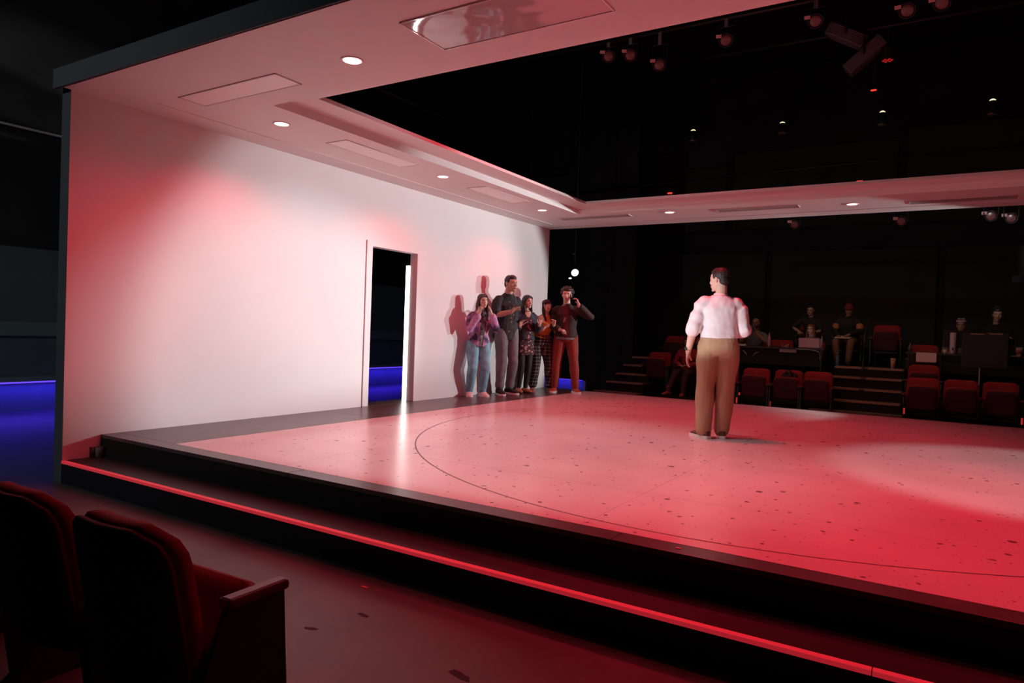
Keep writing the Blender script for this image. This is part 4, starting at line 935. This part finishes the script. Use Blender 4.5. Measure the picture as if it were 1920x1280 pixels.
a4 = Person('person in a dark red beanie and black-orange jacket above the right steps', floor_pt(1590, 12.75, .56), (-.1, -1), 1.70,
    dict(head=(-.02, .12, 1.18), look=(-.1, 1, -.35), wL=(-.10, .32, .66), wR=(.13, .30, .62), eL=(-.27, .1, .74), eR=(.27, .1, .74), kL=(-.15, .44, .51), kR=(.15, .44, .51)), SIT, 'brown', vox=.010)
a4.top('jacket', M_btop, .03, .95, .05); a4.pants('tan_trousers', mat('dark_tan', (.20, .105, .05), .8), .016); a4.shoes(M_bshoe, M_dsole)
bm = bmesh.new(); ell(bm, a4.hp(0, -.015, .055), [.088, .105, .085], a4.hax()); loft(bm, [ring(a4.hp(0, -.012, z), a4.hr*a, a4.hf*(a+.018), 20) for z, a in ((.02, .086), (.025, .092), (.06, .092), (.065, .086))]); obj('beanie', bm, mat('dark_red_knit', (.16, .012, .014), .9), a4.root, True)
for q, m_ in ((-1, 'orange'), (1, 'orange')):
    bm = bmesh.new(); a4_ = a4; s_ = a4.J['s'+('L' if q < 0 else 'R')]; e_ = a4.J['e'+('L' if q < 0 else 'R')]
    limb(bm, [s_.lerp(e_, .25), s_.lerp(e_, .55), s_.lerp(e_, .8)], [.07, .081, .066], 14); a4.cloth('orange_panel', bm, mat('orange_panel', (.42, .15, .05), .8), .003)
o = obj('papers', B((-.15, -.10, 0), (.15, .10, .012), .002), M_cup); o.location = a4.w(V((.02, .36, .575))); o.rotation_euler = (R(-12), 0, a4.root.rotation_euler.z); tag(o, 'white papers on the lap of the person in the beanie', 'paper')
a5 = Person('woman with a tied pale headband and headset behind the right tech table', floor_pt(1801, 12.2, .18), (-.05, -1), 1.80, dict(head=(0, .05, 1.205)), SIT, 'brown', True, vox=.010)
a5.top('cardigan', mat('beige_knit', (.22, .15, .10), .9), .02, .97, .04); a5.pants('trousers', M_btop, .012); a5.shoes(M_bshoe, M_dsole); a5.hair('bun', M_hair)
bm = bmesh.new(); loft(bm, [ring(a5.hp(0, -.025+.03*z, z), a5.hr*a, a5.hf*(a+.016), 22) for z, a in ((.07, .086), (.075, .09), (.11, .082), (.112, .076))])
for q in (-1, 1): ell(bm, a5.hp(q*.03, .05, .135), [.03, .014, .016], a5.hax(), 10, 6)
obj('headband', bm, mat('lilac_cloth', (.40, .30, .40), .8), a5.root, True)
a6 = Person('man in black with headphones at the right end of the right tech table', floor_pt(1868, 12.7, .38), (-.25, -1), 1.84, dict(head=(-.01, .05, 1.215), look=(-.25, 1, -.12), wR=(.12, .34, .80), wL=(-.12, .36, .86)), SIT, 'tan', vox=.010)
a6.top('black_tee', M_btop, .018, .97, .04); a6.pants('trousers', M_btop, .012); a6.shoes(M_bshoe, M_dsole); a6.hair('short', M_hair)
bm = bmesh.new(); limb(bm, [a6.hp(.092*cos(t), -.02, .03+.115*sin(t)) for t in [pi*i/14 for i in range(15)]], [.009]*15, 8, flat=.6)
for q in (-1, 1): ell(bm, a6.hp(q*.09, -.015, .0), [.018, .034, .042], a6.hax(), 12, 7)
obj('headphones', bm, M_dark, a6.root, True)
bm = bmesh.new(); ell(bm, a6.J['chest']+V((.08, .142, .02))*a6.k, (.034, .006, .034), None, 14, 6); obj('red_emblem', bm, mat('emblem_red', (.6, .03, .05), .6), a6.root, True)
a7 = Person('person in a red check shirt seated in front row, mostly hidden', floor_pt(1293, 10.83, -.18), (-.1, -1), 1.66,
    dict(eL=(-.27, .10, .72), eR=(.27, .08, .72), wL=(-.10, .26, .66), wR=(.10, .26, .66), dL=(.8, .5, 0), dR=(-.8, .5, 0), head=(0, .10, 1.17), look=(0, 1, -.3), kL=(-.13, .42, .5), kR=(.12, .42, .5), aR=(.18, .62, .11), aL=(-.1, .5, .085)), SIT, 'tan', True, vox=.010)
M_check = ramp_mat('red_check', n_plaid(14, 14), [(0, (.42, .03, .035)), (.5, (.12, .015, .02)), (1, (.55, .12, .12))], .85)
a7.top('check_shirt', M_check, .022, .95, .05); a7.pants('dark_trousers', mat('dark_plum', (.05, .018, .02), .85), .014); a7.shoes(mat('red_boot', (.30, .05, .035), .6), M_dsole, .08); a7.hair('bob', M_hair)
for nm, px, y, z, lab in (('a', 1417, 12.42, .18, 'red seat under the bald man in grey'), ('b', 1520, 13.1, .56, 'red seat under the woman in black'), ('c', 1523, 12.33, .18, 'red seat under the auburn-haired woman'), ('d', 1590, 12.92, .56, 'red seat under the person in the beanie'),
                          ('e', 1801, 12.4, .18, 'red seat under the woman with the headband'), ('f', 1868, 12.9, .38, 'red seat under the man with headphones')):
    dup(sb, (at_y(px, 640, y).x, y, z), pi, lab, 'far red seats')
# ------------------------------------------------------------------ rigging overhead
def bar(a, b, label, r=.024):
    bm = bmesh.new(); cyl(bm, a, b, r, n=12); return tag(obj('lighting_bar', bm, mat('pipe_black', (.025, .022, .022), .5, metal=.4), None, True), label, 'pipe')
bar((-1.9, 4.6, 5.0), (-1.85, 13, 5.0), 'long black pipe above the white wall, lit red')
bar((.5, 6.05, 5.3), (9, 6.05, 5.3), 'black pipe carrying the row of spotlights over the stage')
bar((-2, 12.0, 4.46), (10.5, 12.0, 4.72), 'black pipe below the hanging house lights')
bar((2, 9.4, 3.5), (10, 9.4, 3.5), 'black pipe behind the far soffit carrying small spotlights')
M_lensd = mat('lens_dim', (.13, .06, .055), .25); M_tagw = mat('gel_tag', (.55, .35, .33), .6)
def lamp(loc, aim, r, ln, label, group, zbar=None, lens=M_lensd, first=[None]):
    t = empty('spotlight', loc); tag(t, label, 'stage light', group)
    rot = (V(aim)-V(loc)).to_track_quat('-Z', 'Y').to_matrix().to_4x4()
    def tr(bm): bmesh.ops.transform(bm, matrix=rot, verts=bm.verts); return bm
    bm = bmesh.new(); lathe(bm, [(r*.55, ln*.9), (r*.85, ln*.8), (r*.9, ln*.25), (r*1.08, ln*.2), (r*1.12, 0), (r*.98, 0), (r*.96, ln*.1)], n=20); obj('housing', tr(bm), M_metal, t, True)
    bm = bmesh.new(); lathe(bm, [(r*.96, ln*.05), (r*.7, ln*.02), (r*.3, ln*.0)], n=20); obj('lens', tr(bm), lens, t, True)
    h = (zbar-loc[2]) if zbar else .3
    bm = bmesh.new(); limb(bm, [V((-r*1.2, 0, .02)), V((-r*1.25, 0, h*.6)), V((r*1.25, 0, h*.6)), V((r*1.2, 0, .02))], [.010]*4, 8); obj('yoke', bm, M_metal, t)
    bm = bmesh.new(); box(bm, (-.025, -.02, h*.6), (.025, .02, h+.01), .004); obj('clamp', bm, mat('clamp_grey', (.25, .2, .2), .4, metal=.5), t)
    bm = B((-.035, -.002, -.022), (.035, .002, .022)); bmesh.ops.transform(bm, matrix=rot @ Matrix.Translation((r*1.1, r*.7, 0)) @ Matrix.Rotation(R(90), 4, 'X'), verts=bm.verts); obj('gel_tag', bm, M_tagw, t)
    return t
G = 'spotlights on the overhead pipes'
names = ['first spotlight from the left overhead, beside the near soffit edge', 'second spotlight from the left overhead', 'third overhead spotlight, tilted and bluish', 'overhead spotlight under the near soffit edge, fourth from left', 'overhead spotlight left of the moving lights', 'overhead spotlight right of the moving lights', 'overhead spotlight at the top picture edge, rightmost']
for (px, py), nm in zip(((1141, 106), (1182, 104), (1236, 122), (1361, 76), (1529, 40), (1701, 20), (1766, 6)), names):
    p_ = at_y(px, py, 6.05); lamp(tuple(p_), (5.2, 0.5, .5), .085, .24, nm, G, 5.3)
for (px, py), nm in zip(((1490, 421), (1690, 415), (1858, 405), (1896, 409)), ('small spotlight just under the far soffit, left of the far downlight', 'small spotlight under the far soffit below the right far downlight', 'small spotlight under the far soffit near the right edge, left of a pair', 'small spotlight under the far soffit, rightmost')):
    p_ = at_y(px, py, 9.4); lamp(tuple(p_), (5.5, 2, .5), .075, .2, nm, G, 3.5)
bar((3, 7.25, 5.3), (8, 7.25, 5.3), 'black pipe above the moving lights')
# moving light pair
for i, (px, py, ang, lab) in enumerate(((1588, 68, .55, 'upper louvred moving light hanging over the far seats'), (1622, 105, -.7, 'lower louvred moving light hanging over the far seats'))):
    p_ = at_y(px, py, 7.25); t = empty('moving_light', tuple(p_)); tag(t, lab, 'stage light', 'moving lights')
    rm = Matrix.Rotation(ang, 4, 'Y')
    bm = B((-.28, -.10, -.09), (.28, .10, .09), .02); bmesh.ops.transform(bm, matrix=rm, verts=bm.verts); obj('housing', bm, mat('fixture_grey', (.10, .09, .095), .5), t)
    for q in range(6):
        bm = B((-.22, -.112, -.07+q*.025), (.22, -.10, -.062+q*.025)); bmesh.ops.transform(bm, matrix=rm, verts=bm.verts); obj('louvre', bm, mat('louvre_grey', (.22, .19, .2), .45), t)
    bm = bmesh.new(); limb(bm, [V((0, .12, 0)), V((0, .13, .22)), V((0, 0, .25)), V((0, -.13, .22)), V((0, -.12, 0))], [.014]*5, 8); cyl(bm, (0, 0, .24), (0, 0, 5.31-p_.z), .02); obj('yoke', bm, M_metal, t)
p_ = at_y(1664, 113, 7.25)
t = empty('led_fixture', tuple(p_)); tag(t, 'small round fixture glowing faintly red beside the moving lights', 'stage light')
bm = bmesh.new(); cyl(bm, (0, 0, 0), (0, 0, .14), .09); cyl(bm, (0, 0, .13), (0, 0, 5.3-p_.z), .015); obj('housing', bm, M_metal, t)
bm = bmesh.new()
for i in range(7): a = i*pi/3; cc = V((0, 0, -.004)) if i == 6 else V((.05*cos(a), .05*sin(a), -.004)); ell(bm, cc, (.018, .018, .006), None, 10, 5)
obj('led_lens', bm, mat('led_red_dim', (.4, .02, .02), .3, emit=(1, .03, .03), estr=.35), t)
M_ind = mat('indicator_red', (.5, .05, .03), .4, emit=(1, .06, .04), estr=.9)
for px, py, yy, lab in ((1638, 169, 7.25, 'small glowing red indicator box under the moving lights'), (1256, 362, 6.5, 'small red glowing indicator on the far soffit rim, left'), (1612, 340, 6.5, 'small red glowing indicator on the far soffit rim, middle')):
    p_ = at_y(px, py, yy); t = empty('indicator_light', tuple(p_)); tag(t, lab, 'indicator light')
    obj('lamp', B((-.035, -.012, -.010), (.035, .012, .010), .004), M_ind, t)
    bm = bmesh.new()
    if yy > 7: cyl(bm, (0, .02, -.02), (0, .02, 5.31-p_.z), .012)
    else: box(bm, (-.03, .012, H+.115-p_.z), (.03, .05, .012), .003)
    obj('holder', bm, M_metal, t)
# hanging house lights
M_glint = mat('pendant_glint', (.8, .7, .5), .3, emit=(1, .82, .5), estr=1.4); M_gold = mat('pendant_ring', (.7, .6, .35), .25, metal=.8)  # emission paints the bright reflection on the unlit pendant tops
for i, ((x, y, zt_, zb_), lab) in enumerate((((1.994, 10, 5.05, 4.83), 'hanging house light, leftmost of four'), ((3.64, 10, 4.99, 4.79), 'hanging house light, second from left'), ((5.25, 10, 4.97, 4.735), 'hanging house light, third from left'), ((6.79, 10, 4.95, 4.71), 'hanging house light, rightmost of four'))):
    t = empty('pendant_light', (x, y, zb_)); tag(t, lab, 'pendant light', 'hanging house lights'); h = zt_-zb_
    bm = bmesh.new(); lathe(bm, [(.068, .012), (.072, .03), (.070, h*.75), (.045, h*.92), (.02, h*.95)]); obj('can', bm, M_metal, t, True)
    bm = bmesh.new(); lathe(bm, [(.045, h*.955), (.03, h*1.02), (.01, h*1.06)]); obj('top_glint', bm, M_glint, t, True)
    bm = bmesh.new(); lathe(bm, [(.073, .0), (.078, .006), (.073, .014), (.062, .012), (.06, .002)]); obj('rim', bm, M_gold, t, True)
    bm = bmesh.new(); lathe(bm, [(.058, .006), (.03, .003)]); obj('lens', bm, mat('pendant_lens', (.3, .27, .15), .3, emit=(1, .8, .45), estr=.10), t, True)
    bm = bmesh.new(); cyl(bm, (0, 0, h), (0, 0, 8.0-zb_), .005, n=8); obj('cable', bm, M_metal, t)
# bright spotlight beyond the wall end
p_ = at_y(1078, 511, 10.2)
t = empty('side_spotlight', tuple(p_)); tag(t, 'bright white spotlight glowing beyond the end of the white wall', 'stage light')
aim = (CP-p_).normalized(); aim = (aim+V((.25, .1, -.35))).normalized(); u, v = frame_of(aim)
bm = bmesh.new(); cyl(bm, -aim*.24, aim*.0, .06, .085); obj('housing', bm, M_metal, t)
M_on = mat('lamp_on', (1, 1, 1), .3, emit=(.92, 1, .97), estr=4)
bm = bmesh.new(); loft(bm, [ring(aim*.001, u*.078, v*.078, 24), ring(aim*.006, u*.06, v*.06, 24)]); obj('lens', bm, M_on, t)
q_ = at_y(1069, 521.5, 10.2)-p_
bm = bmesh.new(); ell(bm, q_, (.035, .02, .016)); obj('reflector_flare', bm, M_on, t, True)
bm = bmesh.new(); limb(bm, [V((-.1, 0, 0)), V((-.1, 0, .16)), V((.1, 0, .16)), V((.1, 0, 0))], [.01]*4, 8); obj('yoke', bm, M_metal, t)
bm = bmesh.new(); cyl(bm, (0, 0, .16), (0, 0, 8.0-p_.z), .02); obj('pipe', bm, M_metal, t)
q_ = at_y(1077, 476, 10.2)-p_; bm = bmesh.new(); box(bm, q_-V((.03, .02, .008)), q_+V((.03, .02, .008)), .003); obj('clamp', bm, mat('clamp_bright', (.5, .5, .5), .3, metal=.6), t)
# blue lit kickboard beyond the wall end
a = at_y(1000, 705, 11.3); b = at_y(1098, 708, 11.3); lo = at_y(1050, 748, 11.3)
t = empty('masking_flat', ((a.x+b.x)/2, 11.3, ZF)); tag(t, 'low masking flat washed in blue light beyond the end of the white wall', 'masking flat')
hw = (b.x-a.x)/2
obj('panel', B((-hw-.3, 0, 0), (hw, .04, a.z-ZF), .004), M_pass, t); obj('cap', B((-hw-.3, -.10, a.z-ZF), (hw, .05, a.z-ZF+.05), .004), M_house, t)
obj('led_strip', B((-hw-.25, -.085, a.z-ZF-.012), (hw-.05, -.07, a.z-ZF)), M_blue, t)
area('flat_blue', (t.location.x-.1, 11.21, a.z-.02), (t.location.x-.1, 11.29, ZF), 5, 2*hw, .02, (.05, .02, 1))
# black masking leg between the flat and the steps
tag(obj('black_curtain', (lambda bm: (loft(bm, [[V((a_, 12.2+.05*sin(i*1.1)+d, z)) for i, a_, d in [(i, -2.6+i*.09, 0) for i in range(30)]+[(i, -2.6+i*.09, .03) for i in range(29, -1, -1)]] for z in (ZF, 3.0, 6.0)]), bm)[1])(bmesh.new()), mat('black_velvet', (.008, .008, .009), .95)), 'black masking curtain hanging beyond the end of the white wall', 'curtain')
tag(obj('wall_conduit', B((-4.99, .55, 3.66), (-4.95, 1.95, 3.69)), mat('conduit_pale', (.5, .5, .45), .4)), 'thin pale conduit on the dark passage wall at far left', 'conduit')
# warm fill added below the pendants to brighten the far seats
for x in (2.0, 3.64, 5.25, 6.79): spot('pendant_fill', (x, 10, 4.70), (x, 11.8, .5), 28, 110, .7, (1, .55, .33), .06)
# the two boom fixtures beside the far seats (just outside the picture on the right)
for (l_, t_, e_, a_, b_, c_), lab, cut in zip(BOOM[:2], ('boom spotlight with an added beam flag right of the far seats, nearer the stage', 'boom spotlight with an added beam flag right of the far seats, further back'), (14, 11)):
    l_ = V(l_); dxy = (V(t_)-l_); dxy.z = 0; dxy.normalize(); sd = V((-dxy.y, dxy.x, 0))
    t = empty('boom_spotlight', (l_.x, l_.y, ZF)); tag(t, lab, 'stage light'); z_ = l_.z-ZF
    bm = bmesh.new(); cyl(bm, V((0, 0, z_))-dxy*.36, V((0, 0, z_))-dxy*.05, .085); obj('housing', bm, M_metal, t)
    bm = bmesh.new(); f = V((0, 0, z_))+dxy*1.0+V((0, 0, -1.0*math.tan(R(cut)))); q_ = V((0, 0, -.12))
    loft(bm, [[f+sd*k_*.55+q2+d_ for q2, d_ in ((V(), V()), (V(), dxy*.004), (q_, dxy*.004), (q_, V()))] for k_ in (-1, 1)]); obj('beam_flag', bm, M_metal, t)  # unseen plate added to cut the beam off the stage floor
    bm = bmesh.new()
    for k_ in (-1, 1): limb(bm, [V((0, 0, z_))-dxy*.06+sd*k_*.08, f+sd*k_*.54+q_*.5], [.006, .006], 6)
    obj('flag_arm', bm, M_metal, t)
    bm = bmesh.new(); cyl(bm, -dxy*.2, V((0, 0, z_-.08))-dxy*.2, .024); cyl(bm, -dxy*.2, -dxy*.2+V((0, 0, .03)), .28); obj('boom_stand', bm, M_metal, t)
